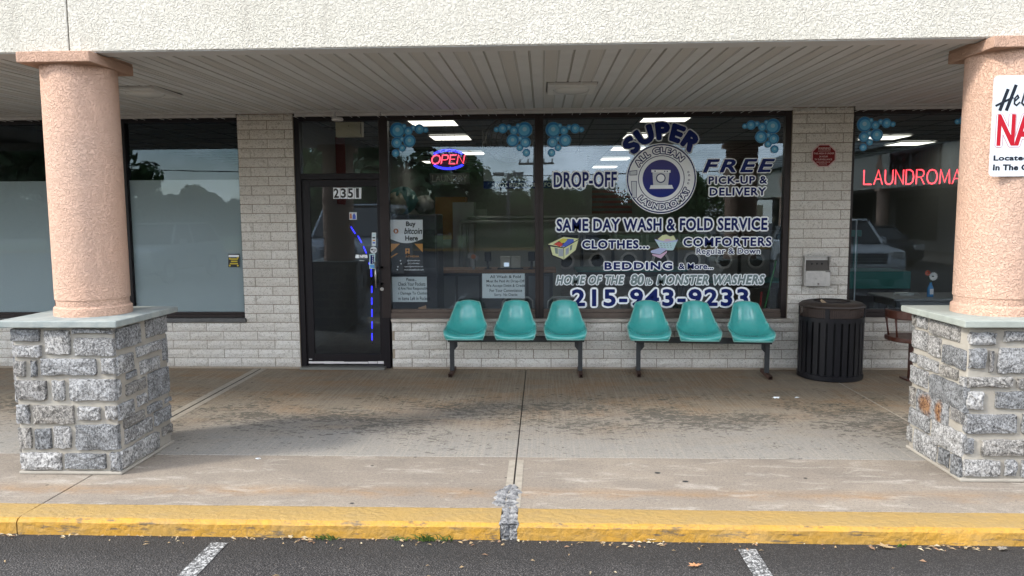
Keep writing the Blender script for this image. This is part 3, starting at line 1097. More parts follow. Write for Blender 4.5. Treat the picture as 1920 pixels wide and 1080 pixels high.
# ================================================================== WINDOW GRAPHICS (vinyl on the inner face of the panes)
VY = GY - 0.006
W, N_ = M['white_v'], M['navy']
lettering('lettering', 'DROP-OFF', (1038.5, 323, 1156, 350.5), VY, N_, WB, W, 0.017, bold=0.03, space=1.06)
lettering('lettering', 'FREE', (1319, 299.5, 1452, 322), VY, N_, WB, W, 0.010, bold=0.035, shear=0.25, space=1.25)
lettering('lettering', 'PICK-UP &', (1329, 331, 1438, 344), VY, N_, WB, W, 0.013, bold=0.035, space=1.14)
lettering('lettering', 'DELIVERY', (1331, 352.5, 1436, 366), VY, N_, WB, W, 0.013, bold=0.035, space=1.14)
lettering('lettering', 'SAME DAY WASH & FOLD SERVICE', (1044, 411, 1438, 431), VY, N_, WB, W, 0.017, bold=0.035, space=1.08)
lettering('lettering', 'CLOTHES...', (1092, 451, 1216, 465.5), VY, N_, WB, W, 0.012, bold=0.045, space=1.16)
lettering('lettering', 'COMFORTERS', (1282, 446, 1446, 461), VY, N_, WB, W, 0.012, bold=0.034, space=1.16)
lettering('lettering', 'Regular & Down', (1306, 465.5, 1425, 479), VY, N_, WB, W, 0.009, bold=0.025, space=1.08)
lettering('lettering', 'BEDDING', (1134, 492, 1260, 505), VY, N_, WB, W, 0.012, bold=0.045, space=1.18)
lettering('lettering', '& More...', (1273, 494, 1337, 504.5), VY, N_, WB, W, 0.009, bold=0.03)
lettering('lettering', 'HOME OF THE', (1043, 517, 1170, 533), VY, M['grey_v'], WB, W, 0.010, bold=0.045, shear=0.25, space=1.12)
lettering('lettering', '80', (1183, 515, 1207, 534), VY, M['grey_v'], WB, W, 0.010, bold=0.04, shear=0.15)
lettering('lettering', 'lb', (1211, 522, 1223, 534), VY, M['grey_v'], WB, W, 0.009, bold=0.03, shear=0.15)
lettering('lettering', 'MONSTER WASHERS', (1232, 516, 1433, 533), VY, M['grey_v'], WB, W, 0.010, bold=0.045, shear=0.25, space=1.12)
lettering('lettering', '215-943-9233', (1073, 543, 1402, 573.5), VY, N_, WB, W, 0.022, bold=0.035, space=1.16)

# round badge
bcx, bcz = fY(1240, 335, VY)
S = abs(fY(1300, 335, VY)[0] - bcx) / 60
bd = bpy.data.objects.new('round_badge', None)
m = MB()
disc(m, bcx, bcz, 66.3 * S, VY + .004, 72, 1)
disc(m, bcx, bcz, 64.8 * S, VY + .003, 72, 0)
disc(m, bcx, bcz, 62.3 * S, VY + .002, 72, 1)
disc(m, bcx, bcz, 43.6 * S, VY + .001, 64, 0)
disc(m, bcx, bcz, 42.2 * S, VY + .0004, 64, 1)
badge = obj('round_badge', m, [M['navy'], M['white_v'], M['pale_v']], WB)
badge.name = 'badge'
badge['label'] = 'round pale and navy laundry badge on the window'
t = NT('badge_blue')
s = t.sep()
t.col(t.mix(t.ramp(t.math('ADD', t.math('MULTIPLY', s['Z'], 2.2), -4.4), [(0.0, 0.0), (1.0, 1.0)]), (0.006, 0.02, 0.22), (0.07, 0.06, 0.20))).set(Roughness=0.4, Specular_IOR_Level=0.15)
m = MB(); disc(m, bcx, bcz, 35.3 * S, VY - .0006, 64, 0); obj('badge_disc', m, t.m, WB)
# plain top-loading washing machine pictogram
def bp(x, y): return (bcx + x * S, bcz - y * S)
m = MB()
flat(m, [bp(-17, -14), bp(15, -13), bp(13, 12), bp(-15, 12)], VY - .0012, 0)
flat(m, [bp(-19, -17), bp(17, -16), bp(17, -11), bp(-19, -12)], VY - .0018, 1)
flat(m, [bp(-20, 12), bp(20, 12), bp(23, 19), bp(-22, 19)], VY - .0018, 1)
disc(m, *bp(-1, -1), 9 * S, VY - .0018, 28, 2)
disc(m, *bp(-1, -1), 7 * S, VY - .0022, 28, 1)
for q in ((-12, -14.2), (6, -13.6), (11, -13.4)): disc(m, *bp(*q), 1.3 * S, VY - .0024, 12, 2)
obj('washer_picture', m, [M['pale_v'], M['white_v'], M['navy']], WB)


def arc(s_, a0, a1, r0, r1, cx_, cz_, inner=False, Y=VY - .001, grow=0.0, bold=.03, space=1.0, mats=None, ow=.006, name='lettering', top=True):
    def warp(x, z):
        th = rad(a0 + (a1 - a0) * x)
        r_ = (r0 + (r1 - r0) * z) * S
        return (cx_ + r_ * math.cos(th), cz_ + r_ * math.sin(th))
    mb = MB()
    letter_mb(s_, 0, 1, 0, 1, Y, bold=bold, space=space, warp=warp, mb=mb, hs=abs(r1 - r0) * S / .73)
    letter_mb(s_, 0, 1, 0, 1, Y, bold=bold, space=space, warp=warp, mb=mb, grow=ow, m=1, hs=abs(r1 - r0) * S / .73)
    return obj(name, mb, mats, WB)


arc('ALL CLEAN', 152, 42, 47.5, 58, bcx, bcz, Y=VY - .001, mats=[M['white_v'], M['navy']], space=1.12, bold=.03, ow=.011)
arc('LAUNDROMAT', 221, 339, 58, 47.5, bcx, bcz, Y=VY - .001, mats=[M['white_v'], M['navy']], space=1.05, bold=.03, ow=.011)
for q in ((50.5, -12), (52, -6), (52, 3), (50.5, 9)):
    m = MB(); disc(m, *bp(*q), 1.9 * S, VY - .001, 14, 0); disc(m, *bp(*q), 1.1 * S, VY - .002, 14, 1); obj('badge_dot', m, [M['navy'], M['white_v']], WB)
for o_, i_ in (((-60, -15), (-45.5, -16.5), (-45.5, -7), (-60, -6.5)), ((-59, -14), (-46.5, -15.4), (-46.5, -8), (-59, -7.5))), (((-57, 4), (-46, 4), (-46, 36), (-55, 36)), ((-56, 5), (-47, 5), (-47, 35), (-54, 35))):
    m = MB(); flat(m, [bp(*q) for q in o_], VY - .001, 0); flat(m, [bp(*q) for q in i_], VY - .0015, 1); obj('badge_mark', m, [M['navy'], M['pale_v']], WB)
scx, scz = bp(1.5, -10.5)
arc('SUPER', 145, 38, 63.5, 93.0, scx, scz, mats=[M['navy'], M['pale_v']], Y=VY - .003, bold=.075, space=1.18, ow=.013)

# bubble clusters
BUB = [(1060, 255, 55), (1110, 225, 17), (1140, 262, 32), (1180, 237, 20), (1225, 247, 35), (1272, 255, 20), (1055, 350, 38), (1095, 322, 20), (1150, 335, 45), (1097, 390, 25), (1048, 428, 28)]
def bubbles(x, y, flip, parent, sc_=1.0):
    m = MB()
    for i, (bx, by, br) in enumerate(BUB):
        dx, dy, r_ = (bx - 1060) / 4 * flip * sc_, (by - 255) / 4 * sc_, br / 4 * sc_
        a, b = fY(x + dx, y + dy, VY)
        R_ = r_ * abs(fY(x + 1, y, VY)[0] - fY(x, y, VY)[0])
        o = -0.0006 * i
        disc(m, a, b, R_ * 1.06, VY + .002 + o, 28, 3)
        disc(m, a, b, R_, VY + .0018 + o, 28, 0)
        disc(m, a + R_ * .07 * flip, b - R_ * .06, R_ * .74, VY + .0016 + o, 28, 1)
        disc(m, a + R_ * .02 * flip, b + R_ * .06, R_ * .30, VY + .0014 + o, 18, 2)
    return obj('bubble_decal', m, [M['bubble_d'], M['bubble_l'], M['bubble_h'], M['bubble_w']], parent)
bubbles(745, 244, 1, WA); bubbles(984, 243, -1, WA)
bubbles(1037, 243, 1, WB); bubbles(1449.5, 236.5, -1, WB)
bubbles(1621, 233, 1, WC); bubbles(1848, 228, -1, WC)

# basket pictures
def cpx(X, Y_): return (1010 + X / 6.857, 420 + Y_ / 6.857)
m = MB()
def cp(pts, c, d): pflat(m, [cpx(*q) for q in pts], VY - d, c)
cp([(110, 262), (320, 158), (528, 185), (480, 340), (330, 468), (165, 405)], 4, -.001)
cp([(118, 262), (320, 165), (520, 190), (322, 300)], 0, 0)
cp([(185, 262), (310, 190), (455, 195), (325, 290)], 4, .0005)
cp([(195, 262), (240, 232), (300, 240), (310, 275), (270, 292)], 1, .001)
cp([(255, 215), (310, 185), (370, 195), (350, 240), (300, 245)], 3, .0012)
cp([(330, 245), (380, 195), (445, 195), (455, 225), (350, 290), (285, 295)], 2, .0014)
cp([(150, 290), (318, 312), (322, 455), (178, 398)], 0, .001)
cp([(325, 312), (512, 205), (475, 335), (328, 452)], 0, .001)
for k in range(5): cp([(255 + k * 13, 318), (261 + k * 13, 319), (265 + k * 12, 418), (259 + k * 12, 415)], 2, .0016)
cp([(205, 305), (245, 310), (248, 385), (215, 380)], 5, .0016)
for k in range(3): cp([(350 + k * 14, 318 - k * 6), (358 + k * 14, 314 - k * 6), (355 + k * 13, 400 - k * 9), (349 + k * 13, 404 - k * 9)], 2, .0016)
cp([(405, 280), (435, 265), (425, 330), (400, 345)], 5, .0016)
obj('laundry_tub_picture', m, [M['cream_y'], M['cl_red'], M['cl_blue'], M['cl_yel'], M['ink'], M['grey_v']], WB)
m = MB()
cp([(1480, 185), (1620, 120), (1800, 190), (1740, 350), (1560, 350)], 4, -.001)
cp([(1500, 212), (1785, 215), (1730, 340), (1570, 335)], 1, 0)
cp([(1490, 195), (1640, 225), (1795, 200), (1780, 222), (1640, 243), (1500, 215)], 3, .0008)
cp([(1530, 195), (1590, 145), (1640, 135), (1690, 160), (1735, 150), (1765, 205), (1660, 228), (1560, 215)], 0, .0004)
cp([(1610, 205), (1640, 190), (1700, 195), (1690, 215), (1620, 220)], 2, .0012)
for k in range(4):
    for j in range(3): cp([(1560 + k * 42 + j * 6, 245 + j * 24), (1585 + k * 38 + j * 6, 255 + j * 22), (1583 + k * 38 + j * 6, 261 + j * 22), (1558 + k * 42 + j * 6, 251 + j * 24)], 5, .0012)
cp([(1430, 345), (1560, 300), (1665, 320), (1660, 365), (1580, 455), (1450, 400)], 4, -.0014)
cp([(1438, 345), (1560, 306), (1655, 322), (1560, 390), (1445, 372)], 3, .0016)
cp([(1455, 385), (1560, 395), (1650, 345), (1650, 365), (1572, 445), (1460, 400)], 2, .0018)
obj('laundry_basket_picture', m, [M['cream_y'], M['cl_aqua'], M['cl_pink'], M['cl_lil'], M['ink'], M['grey_v']], WB)

# coin poster and notices behind the middle pane
def psheet(name, box, Y, mat, label, cat):
    x0, z1 = fY(box[0], box[1], Y); x1, z0 = fY(box[2], box[3], Y)
    m = MB(); m.box(x0, x1, Y, Y + .0012, z0, z1)
    o = obj(name, m, mat); tag(o, label, cat)
    return o
PY = GY + 0.012
po = psheet('poster', (732, 412, 793, 513), PY, M['charcoal'], 'white and charcoal coin poster on the window beside the door', 'poster')
m = MB()
pts = [(732, 412), (792.6, 412), (792.6, 448)] + [(792 - 60 * k / 12, 448 + 8 * math.sin(PI * k / 12)) for k in range(1, 12)] + [(732, 448)]
pflat(m, pts, PY - .001, 0)
letter_mb('Buy', *[fY(753, 0, PY)[0], fY(771, 0, PY)[0]], fY(760, 426.5, PY)[1], fY(760, 415.5, PY)[1], PY - .002, bold=.04, mb=m, m=1)
letter_mb('bitcoin', fY(749, 0, PY)[0], fY(783.5, 0, PY)[0], fY(760, 438.8, PY)[1], fY(760, 427.5, PY)[1], PY - .002, bold=.03, shear=.25, mb=m, m=1)
letter_mb('Here', fY(751, 0, PY)[0], fY(775, 0, PY)[0], fY(760, 451, PY)[1], fY(760, 442, PY)[1], PY - .002, bold=.04, mb=m, m=1)
a, b = fY(742.5, 433.3, PY); disc(m, a, b, .030, PY - .002, 20, 2)
letter_mb('B', a - .010, a + .010, b - .014, b + .014, PY - .003, bold=.03, mb=m, m=0)
for q in ([(733, 457), (750, 457), (733, 473)], [(792.6, 457), (777, 457), (792.6, 473)], [(733, 484), (747, 475), (743, 475), (733, 481)]):
    pflat(m, q, PY - .001, 3)
pflat(m, [(760, 466), (768, 466), (768, 476), (765.5, 476), (764, 473), (762.5, 476), (760, 476)], PY - .001, 3)
disc(m, *fY(764, 469.5, PY), .012, PY - .002, 12, 4)
letter_mb('ATHENA', fY(750.5, 0, PY)[0], fY(777, 0, PY)[0], fY(760, 482.6, PY)[1], fY(760, 479, PY)[1], PY - .001, bold=.03, mb=m, m=3, space=1.1)
for i, s_ in enumerate(('@AthenaBitcoin', '(312) 690-4466', 'support@athenabitcoin.com', 'www.athenabitcoin.com')):
    y = 487 + 5.6 * i; hw = (12.5, 11, 18, 19)[i]
    letter_mb(s_, fY(766 - hw, 0, PY)[0], fY(766 + hw, 0, PY)[0], fY(760, y + 3.4, PY)[1], fY(760, y, PY)[1], PY - .001, bold=.03, mb=m, m=0)
    disc(m, *fY((751, 752, 746, 745)[i], y + 1.8, PY), .008, PY - .001, 10, 0)
obj('poster_print', m, [M['poster'], M['ink'], M['btc'], M['orange'], M['charcoal']], po)
PY2 = PY + .05
n1 = psheet('notice', (729, 519, 801, 566), PY2, M['paper'], 'pale blue notice about checking pockets, below the coin poster', 'notice')
m = MB()
for s_, bx in (('Please...', (751, 521, 771, 527)), ('Check Your Pockets', (735, 529, 788, 536)), ('d Are Not Responsible', (735, 538, 794, 545)), ('r Damage To Clothing', (735, 547, 794, 554)), ('m Items Left In Pockets', (735, 556, 797, 563))):
    letter_mb(s_, fY(bx[0], 0, PY2)[0], fY(bx[2], 0, PY2)[0], fY(760, bx[3], PY2)[1], fY(760, bx[1], PY2)[1], PY2 - .001, bold=.02, mb=m)
obj('notice_print', m, M['sign_dark'], n1)
n2 = psheet('notice', (904, 513, 984, 559), PY2, M['paper'], 'pale blue payment notice in the window above the second green seat', 'notice')
m = MB()
for s_, bx in (('All Wash & Fold', (914, 516, 974, 521.5)), ('Must Be Paid At Drop-Off', (907, 524.5, 981, 531)), ('We Accept Debit & Credit', (906, 533, 982, 539.5)), ('For Your Convenience', (913, 541.5, 976, 547.5)), ('Sorry.. No Checks', (922, 550, 967, 556.5))):
    letter_mb(s_, fY(bx[0], 0, PY2)[0], fY(bx[2], 0, PY2)[0], fY(940, bx[3], PY2)[1], fY(940, bx[1], PY2)[1], PY2 - .001, bold=.035, mb=m)
obj('notice_print', m, M['sign_dark'], n2)
# bits of torn card and tape at the foot of the pane
m = MB(); pflat(m, [(784, 577), (799, 572), (799.5, 579), (784, 579.5)], GY + .02); tag(obj('card_scrap', m, cmat('card', (0.35, 0.22, 0.13))), 'torn brown card scrap at the foot of the middle window', 'card')
# alarm sticker on the frosted pane
st = sticker('sticker', WD, (428, 476, 449, 501), GY - .001, M['ink'], 'small black and yellow alarm sticker low on the frosted glass')
m = MB()
pflat(m, [(428.5, 478), (448, 478), (448, 482), (428.5, 482)], GY - .002, 0)
for i, (a, b) in enumerate(((432, 446), (433, 445), (431, 446))):
    pflat(m, [(a, 484.5 + 4.3 * i), (b, 484.5 + 4.3 * i), (b, 487 + 4.3 * i), (a, 487 + 4.3 * i)], GY - .002, 1)
for q in ((431, 485), (446, 483), (431, 498), (446, 498)): disc(m, *fY(*q, GY), .011, GY - .002, 12, 1)
obj('sticker_print', m, [M['white_v'], cmat('alarm_yellow', (0.55, 0.42, 0.02))], WD)

# neon signs -------------------------------------------------------
STK = {'L': [[(0, 1), (0, 0), (.75, 0)]], 'A': [[(0, 0), (.42, 1), (.84, 0)], [(.16, .36), (.68, .36)]],
       'U': [[(0, 1), (0, .3), (.08, .1), (.25, 0), (.5, 0), (.68, .1), (.76, .3), (.76, 1)]],
       'N': [[(0, 0), (0, 1), (.78, 0), (.78, 1)]], 'D': [[(0, 0), (0, 1), (.4, 1), (.66, .85), (.76, .5), (.66, .15), (.4, 0), (0, 0)]],
       'R': [[(0, 0), (0, 1), (.5, 1), (.7, .9), (.74, .73), (.66, .56), (.48, .48), (0, .48)], [(.42, .48), (.78, 0)]],
       'O': [[(.5, 1), (.2, .93), (.03, .7), (0, .5), (.03, .3), (.2, .07), (.5, 0), (.8, .07), (.97, .3), (1, .5), (.97, .7), (.8, .93), (.5, 1)]],
       'M': [[(0, 0), (.08, 1), (.5, .1), (.92, 1), (1, 0)]], 'T': [[(0, 1), (.84, 1)], [(.42, 1), (.42, 0)]],
       'P': [[(0, 0), (0, 1), (.55, 1), (.72, .88), (.76, .72), (.7, .55), (.52, .45), (0, .45)]], 'E': [[(.72, 1), (0, 1), (0, 0), (.72, 0)], [(0, .52), (.6, .52)]]}


def neon_word(word, x0, x1, z0, z1, Y, gap, r, slant=0.0, dbl=0.1):
    ws = [max(p[0] for st_ in STK[c] for p in st_) for c in word]
    tot = sum(ws) + gap * (len(word) - 1)
    kx = (x1 - x0) / tot
    kz = z1 - z0
    out = []
    x = 0
    for c, w in zip(word, ws):
        m = MB()
        for st_ in STK[c]:
            for d in (-1, 1):
                pts = []
                cx_, cz_ = w / 2, .5
                for p in st_:
                    q = (cx_ + (p[0] - cx_) * (1 + d * dbl), cz_ + (p[1] - cz_) * (1 + d * dbl * .8))
                    pts.append((x0 + (x + q[0]) * kx + slant * (q[1] - .5) * kz, Y, z0 + q[1] * kz))
                m.tube(pts, r, 6)
        out.append(m)
        x += w + gap
    return out


NY_ = 0.14
x0, z1 = fY(806, 283.5, NY_); x1, z0 = fY(873.5, 312, NY_)
on = thing('neon_sign', (fY(840, 298, NY_)[0], NY_ + .02, fY(840, 298, NY_)[1]), 'glowing oval neon sign reading OPEN, red letters in a blue ring', 'neon sign')
m = MB()
cx_, cz_ = fY(840.5, 299, NY_)
sx_ = abs(fY(875, 299, NY_)[0] - cx_)
disc(m, cx_, cz_, .118, NY_ + .03, 40, rx=sx_ * 1.04)
obj('backboard', m, cmat('neon_back', (0.02, 0.02, 0.03)), on)
m = MB()
for sg in (1, -1):
    for dr_ in (0.0, 0.014):
        pts = [(cx_ + (sx_ - dr_) * math.cos(rad(a)), NY_, cz_ + sg * (0.112 - dr_) * math.sin(rad(a))) for a in range(36, 145, 6)]
        m.tube(pts, 0.0065, 6)
obj('blue_ring', m, M['neon_blue'], on, smooth=True)
for mm in neon_word('OPEN', fY(810, 290, NY_)[0], fY(870, 290, NY_)[0], fY(840, 307, NY_)[1], fY(840, 291, NY_)[1], NY_ - .01, .24, .0036, .18, .09):
    obj('neon_letter', mm, M['neon_rose'], on)
m = MB()
zt = 2.99
for a, b in ((834, 834), (824, 834), (858, 846)):
    m.tube([(fY(a, 285, NY_)[0], NY_ + .02, cz_ + .09), (fY(b, 225, NY_)[0], NY_ + .02, zg1 - 0.0)], .002, 4)
obj('hanging_wire', m, M['ink'], on)
ln = thing('neon_sign', (fY(1700, 330, NY_)[0], NY_, fY(1700, 330, NY_)[1]), 'long red neon word LAUNDROMAT hanging in the right window', 'neon sign')
xa = fY(1620, 330, NY_)[0]; xb_ = fY(1802, 330, NY_)[0]
_ws = [max(p[0] for st_ in STK[c] for p in st_) for c in 'LAUNDROMAT']
NR = (sum(_ws) + 9 * .28) / (sum(_ws[:9]) + 8 * .28)
for mm in neon_word('LAUNDROMAT', xa, xa + (xb_ - xa) * NR, fY(1700, 345, NY_)[1], fY(1700, 318.5, NY_)[1], NY_, .28, .0045, 0.0, .055):
    obj('neon_letter', mm, M['neon_red'], ln)

# ================================================================== STONE PIERS WITH ROUND COLUMNS
def stone_mesh(w, h, seed, dep=0.032, sq=0.0):
    """rough ashlar: centred on 0, face towards -y"""
    rnd = random.Random(seed)
    n = 14
    vs = []
    r = min(w, h) * 0.17
    out = []
    cs = [(-1, -1), (1, -1), (1, 1), (-1, 1)]
    pts = []
    for (sx, sy) in cs:                     # chamfered rectangle, 3 points per corner + one per side
        cx_, cy_ = sx * (w / 2 - r), sy * (h / 2 - r)
        a0 = {(-1, -1): 180, (1, -1): 270, (1, 1): 0, (-1, 1): 90}[(sx, sy)]
        rr = r * rnd.uniform(.55, 1.15)
        for k in (0, 45, 90):
            a = rad(a0 + k)
            q = (1.32 if k == 45 else 1.0)
            pts.append((cx_ + rr * q * math.cos(a) * .98 + (r - rr) * sx * .8, cy_ + rr * q * math.sin(a) * .98 + (r - rr) * sy * .8))
        nx_ = cs[(cs.index((sx, sy)) + 1) % 4]
        long_ = abs((nx_[0] - sx) * w) + abs((nx_[1] - sy) * h)
        k = max(1, int(long_ / 0.16))
        ex, ey = nx_[0] * (w / 2 - r), nx_[1] * (h / 2 - r)
        if sy == nx_[1]: ey = sy * h / 2; syy = sy * h / 2; sxx = cx_
        else: ex = sx * w / 2; sxx = sx * w / 2; syy = cy_
        for i in range(1, k + 1):
            f = i / (k + 1)
            pts.append((sxx + (ex - sxx) * f, syy + (ey - syy) * f))
    pts = [(x + rnd.uniform(-.005, .005), z + rnd.uniform(-.005, .005)) for x, z in pts]
    L = len(pts)
    for y, s_ in ((dep, 1.0), (0.004, 1.0), (-0.006, 0.93)):
        k_ = (1 - s_) * min(w, h) * 0.5
        for x, z in pts:
            d = math.hypot(x, z) or 1
            vs.append((x - k_ * x / d, y + (rnd.uniform(-.003, .003) if y < 0.03 else 0), z - k_ * z / d))
    inner = [(x * .55 + rnd.uniform(-.01, .01), -0.010 + rnd.uniform(-.007, .004), z * .55) for x, z in pts[::2]]
    ni = len(vs)
    vs += inner
    c = len(vs)
    vs.append((rnd.uniform(-.02, .02), -0.012, 0))
    fs = []
    for q in range(2):
        for i in range(L):
            j = (i + 1) % L
            fs.append((q * L + i, q * L + j, (q + 1) * L + j, (q + 1) * L + i))
    K = len(inner)
    for i in range(L):
        j = (i + 1) % L
        a, b = 2 * L + i, 2 * L + j
        ia, ib = ni + (i // 2) % K, ni + ((i + 1) // 2) % K
        fs.append((a, b, ib) if ia == ib else (a, b, ib, ia))
    for i in range(K): fs.append((ni + i, ni + (i + 1) % K, c))
    m = MB()
    m.add(vs, fs)
    me = m.mesh('stone')
    return me


def clip_rows(rows_y, seed, w):
    """a generic coursed face, used where the photograph does not show the stones"""
    rnd = random.Random(seed)
    res = []
    for y0, y1 in zip(rows_y, rows_y[1:]):
        x = 0.0
        while x < 1:
            k = rnd.uniform(0.16, 0.42)
            if 1 - (x + k) < 0.12: k = 1 - x
            res.append((x + .012, y0 + .012, min(1, x + k) - .012, y1 - .012))
            x += k
    return res


def quadmap(tl, tr, bl, br):
    """inverse of a straight-sided picture quad: picture point -> (u across, v down)"""
    def f(x, y):
        u, v = .5, .5
        for _ in range(12):
            px_ = (tl[0] * (1 - u) + tr[0] * u) * (1 - v) + (bl[0] * (1 - u) + br[0] * u) * v
            py_ = (tl[1] * (1 - u) + tr[1] * u) * (1 - v) + (bl[1] * (1 - u) + br[1] * u) * v
            xu = (tr[0] - tl[0]) * (1 - v) + (br[0] - bl[0]) * v; xv = (bl[0] - tl[0]) * (1 - u) + (br[0] - tr[0]) * u
            yu = (tr[1] - tl[1]) * (1 - v) + (br[1] - bl[1]) * v; yv = (bl[1] - tl[1]) * (1 - u) + (br[1] - tr[1]) * u
            d = xu * yv - xv * yu
            ex, ey = x - px_, y - py_
            u += (ex * yv - ey * xv) / d; v += (ey * xu - ex * yu) / d
        return u, v
    return f


def rects(lst, qm, slant=False):
    res = []
    for x0, y0, x1, y1 in lst:
        cx_, cy_ = (x0 + x1) / 2, (y0 + y1) / 2
        u0, _ = qm(x0, cy_); u1, _ = qm(x1, cy_)
        _, v0 = qm(cx_, y0); _, v1 = qm(cx_, y1)
        res.append((max(0.0, u0), max(0, v0), min(1.0, u1), min(1, v1)))
    return res


ROWS = [0.02, .14, .27, .40, .54, .68, .81, .97]
L_FRONT = rects([(65, 172, 250, 248), (78, 262, 255, 335), (268, 178, 430, 320), (435, 172, 685, 204), (443, 222, 685, 328), (85, 350, 160, 445), (185, 350, 228, 445),
                 (240, 338, 578, 435), (597, 333, 685, 430), (88, 460, 280, 578), (308, 460, 385, 580), (405, 450, 685, 582), (97, 597, 180, 712), (192, 600, 438, 712),
                 (448, 608, 585, 690), (605, 600, 685, 685), (110, 728, 190, 858), (202, 732, 302, 858), (312, 722, 415, 852), (430, 708, 685, 860),
                 (118, 872, 357, 975), (368, 875, 603, 968), (622, 868, 685, 978)], quadmap((65, 165), (685, 165), (118, 985), (685, 985)))
L_SIDE = rects([(699, 155, 812, 285), (832, 115, 942, 230), (785, 262, 912, 330), (800, 345, 905, 430), (691, 312, 775, 430), (735, 410, 785, 460), (917, 240, 942, 370),
                (730, 465, 830, 540), (691, 455, 708, 560), (838, 410, 955, 575), (782, 545, 833, 618), (691, 578, 768, 682), (832, 597, 912, 655), (925, 570, 962, 605),
                (712, 650, 818, 718), (865, 630, 965, 722), (715, 705, 858, 800), (691, 715, 702, 845), (691, 808, 895, 915), (905, 725, 970, 788), (695, 925, 800, 965)],
               quadmap((687, 165), (942, 105), (690, 985), (975, 820)))
R_SIDE = rects([(637, 140, 657, 207), (662, 145, 715, 215), (725, 168, 868, 250), (637, 222, 716, 325), (722, 247, 781, 355), (790, 290, 896, 398), (628, 345, 661, 395),
                (670, 362, 772, 430), (780, 398, 862, 460), (872, 440, 900, 495), (627, 420, 722, 515), (730, 468, 898, 605), (626, 520, 656, 622), (663, 555, 826, 688),
                (834, 610, 892, 690), (622, 648, 735, 745), (745, 712, 890, 845), (613, 730, 641, 812), (652, 765, 772, 890), (782, 838, 832, 935), (840, 868, 886, 985)],
               quadmap((637, 135), (905, 180), (613, 835), (888, 997)))
R_FRONT = rects([(908, 205, 1045, 275), (1078, 198, 1240, 260), (1265, 200, 1440, 262), (908, 290, 1000, 402), (1010, 300, 1035, 420), (1050, 288, 1270, 428), (1290, 290, 1450, 420),
                 (905, 440, 1135, 502), (1152, 450, 1330, 508), (1345, 445, 1450, 505), (905, 518, 995, 620), (1004, 530, 1026, 622), (1045, 518, 1260, 618), (1280, 520, 1450, 618),
                 (900, 640, 1165, 752), (1182, 640, 1340, 755), (1360, 640, 1455, 755), (898, 770, 955, 860), (985, 778, 1250, 872), (1270, 775, 1450, 870),
                 (895, 888, 1090, 982), (1105, 888, 1172, 982), (1190, 890, 1452, 985)], quadmap((905, 180), (1465, 182), (888, 997), (1455, 1000)))


def pier(cx, label, seed, faces, capmat, group):
    """faces: dict side -> list of (u0, v0, u1, v1)"""
    y0, y1 = (-3.575, -2.845)
    hw = 0.362
    H = 1.035
    T = thing('stone_pier', (cx, (y0 + y1) / 2, 0), label, 'stone pier', group)
    m = MB()
    i = 0.013
    m.box(cx - hw + i, cx + hw - i, y0 + i, y1 - i, 0.0, H)
    m.box(cx - hw - .004, cx + hw + .004, y0 - .004, y1 + .004, 0.0, 0.024)
    obj('mortar_core', m, M['pier_mortar'], T, bevel=0.008)
    W_ = hw * 2
    D_ = y1 - y0
    for side, lst in faces.items():
        for k, (u0, v0, u1, v1) in enumerate(lst):
            wid = (W_ if side in 'FB' else D_)
            gp = .011 if side in 'FB' or cx > 0 else .021
            w, h = (u1 - u0) * wid - gp, (v1 - v0) * (H - 0.02) - gp * .8
            if w < 0.02 or h < 0.02: continue
            me = stone_mesh(w, h, seed * 100 + k + ord(side))
            rusty = (side, k) in capmat
            me.materials.append(M['granite_rust'] if rusty else M['granite'])
            o = bpy.data.objects.new('stone', me)
            col.objects.link(o)
            o.parent = T
            if rusty: o['label'] = 'stone stained orange with rust'
            a = (u0 + u1) / 2 * wid
            z = (H - 0.004) - (v0 + v1) / 2 * (H - 0.02)
            yl = D_ / 2
            if side == 'F': o.location = (-hw + a, -yl, z)
            if side == 'R': o.location = (hw, -yl + a, z); o.rotation_euler.z = PI / 2
            if side == 'L': o.location = (-hw, yl - a, z); o.rotation_euler.z = -PI / 2
            if side == 'B': o.location = (hw - a, yl, z); o.rotation_euler.z = PI
    # bluestone cap in two slabs
    e = 0.058
    split = -3.06
    m = MB(); m.box(cx - hw - e, cx + hw + e, y0 - e, split - .003, H, H + 0.047); obj('cap_slab', m, M['bluestone'] if cx < 0 else M['bluestone_pale'], T, bevel=0.007)
    m = MB(); m.box(cx - hw - e, cx + hw + e, split + .003, y1 + e, H, H + 0.045); obj('cap_slab', m, M['bluestone'] if cx < 0 else M['bluestone_pale'], T, bevel=0.007)
    return T


def column(cx, label, group):
    cy = -3.215
    z0, z1 = 1.080, 2.812
    T = thing('round_column', (cx, cy, z0), label, 'column', group)
    R_ = 0.240
    m = MB()
    m.lathe([(0.001, z0), (R_ + .012, z0), (R_ + .014, z0 + .03), (R_ + .012, z0 + .058), (R_ + .002, z0 + .066), (R_ + .0005, z0 + .074)], cx, cy, 64)
    obj('base_ring', m, M['coral'], T, smooth=True, angle=30)
    m = MB()
    m.lathe([(R_ - .006, z0 + .070), (R_ - .004, z0 + .112), (R_ + .002, z0 + .118), (R_ + .002, z0 + .13), (R_ + .002, 1.9), (R_, z1)], cx, cy, 72)
    obj('shaft', m, M['coral'], T, smooth=True, angle=30)
    m = MB(); m.box(cx - .252, cx + .252, -3.50, -2.965, 2.808, 2.880); m.box(cx - .250, cx + .250, -3.27 + .012, -2.967, 2.880, 2.899)
    obj('capital', m, M['coral_dark'] if True else None, T, bevel=0.006)
    return T


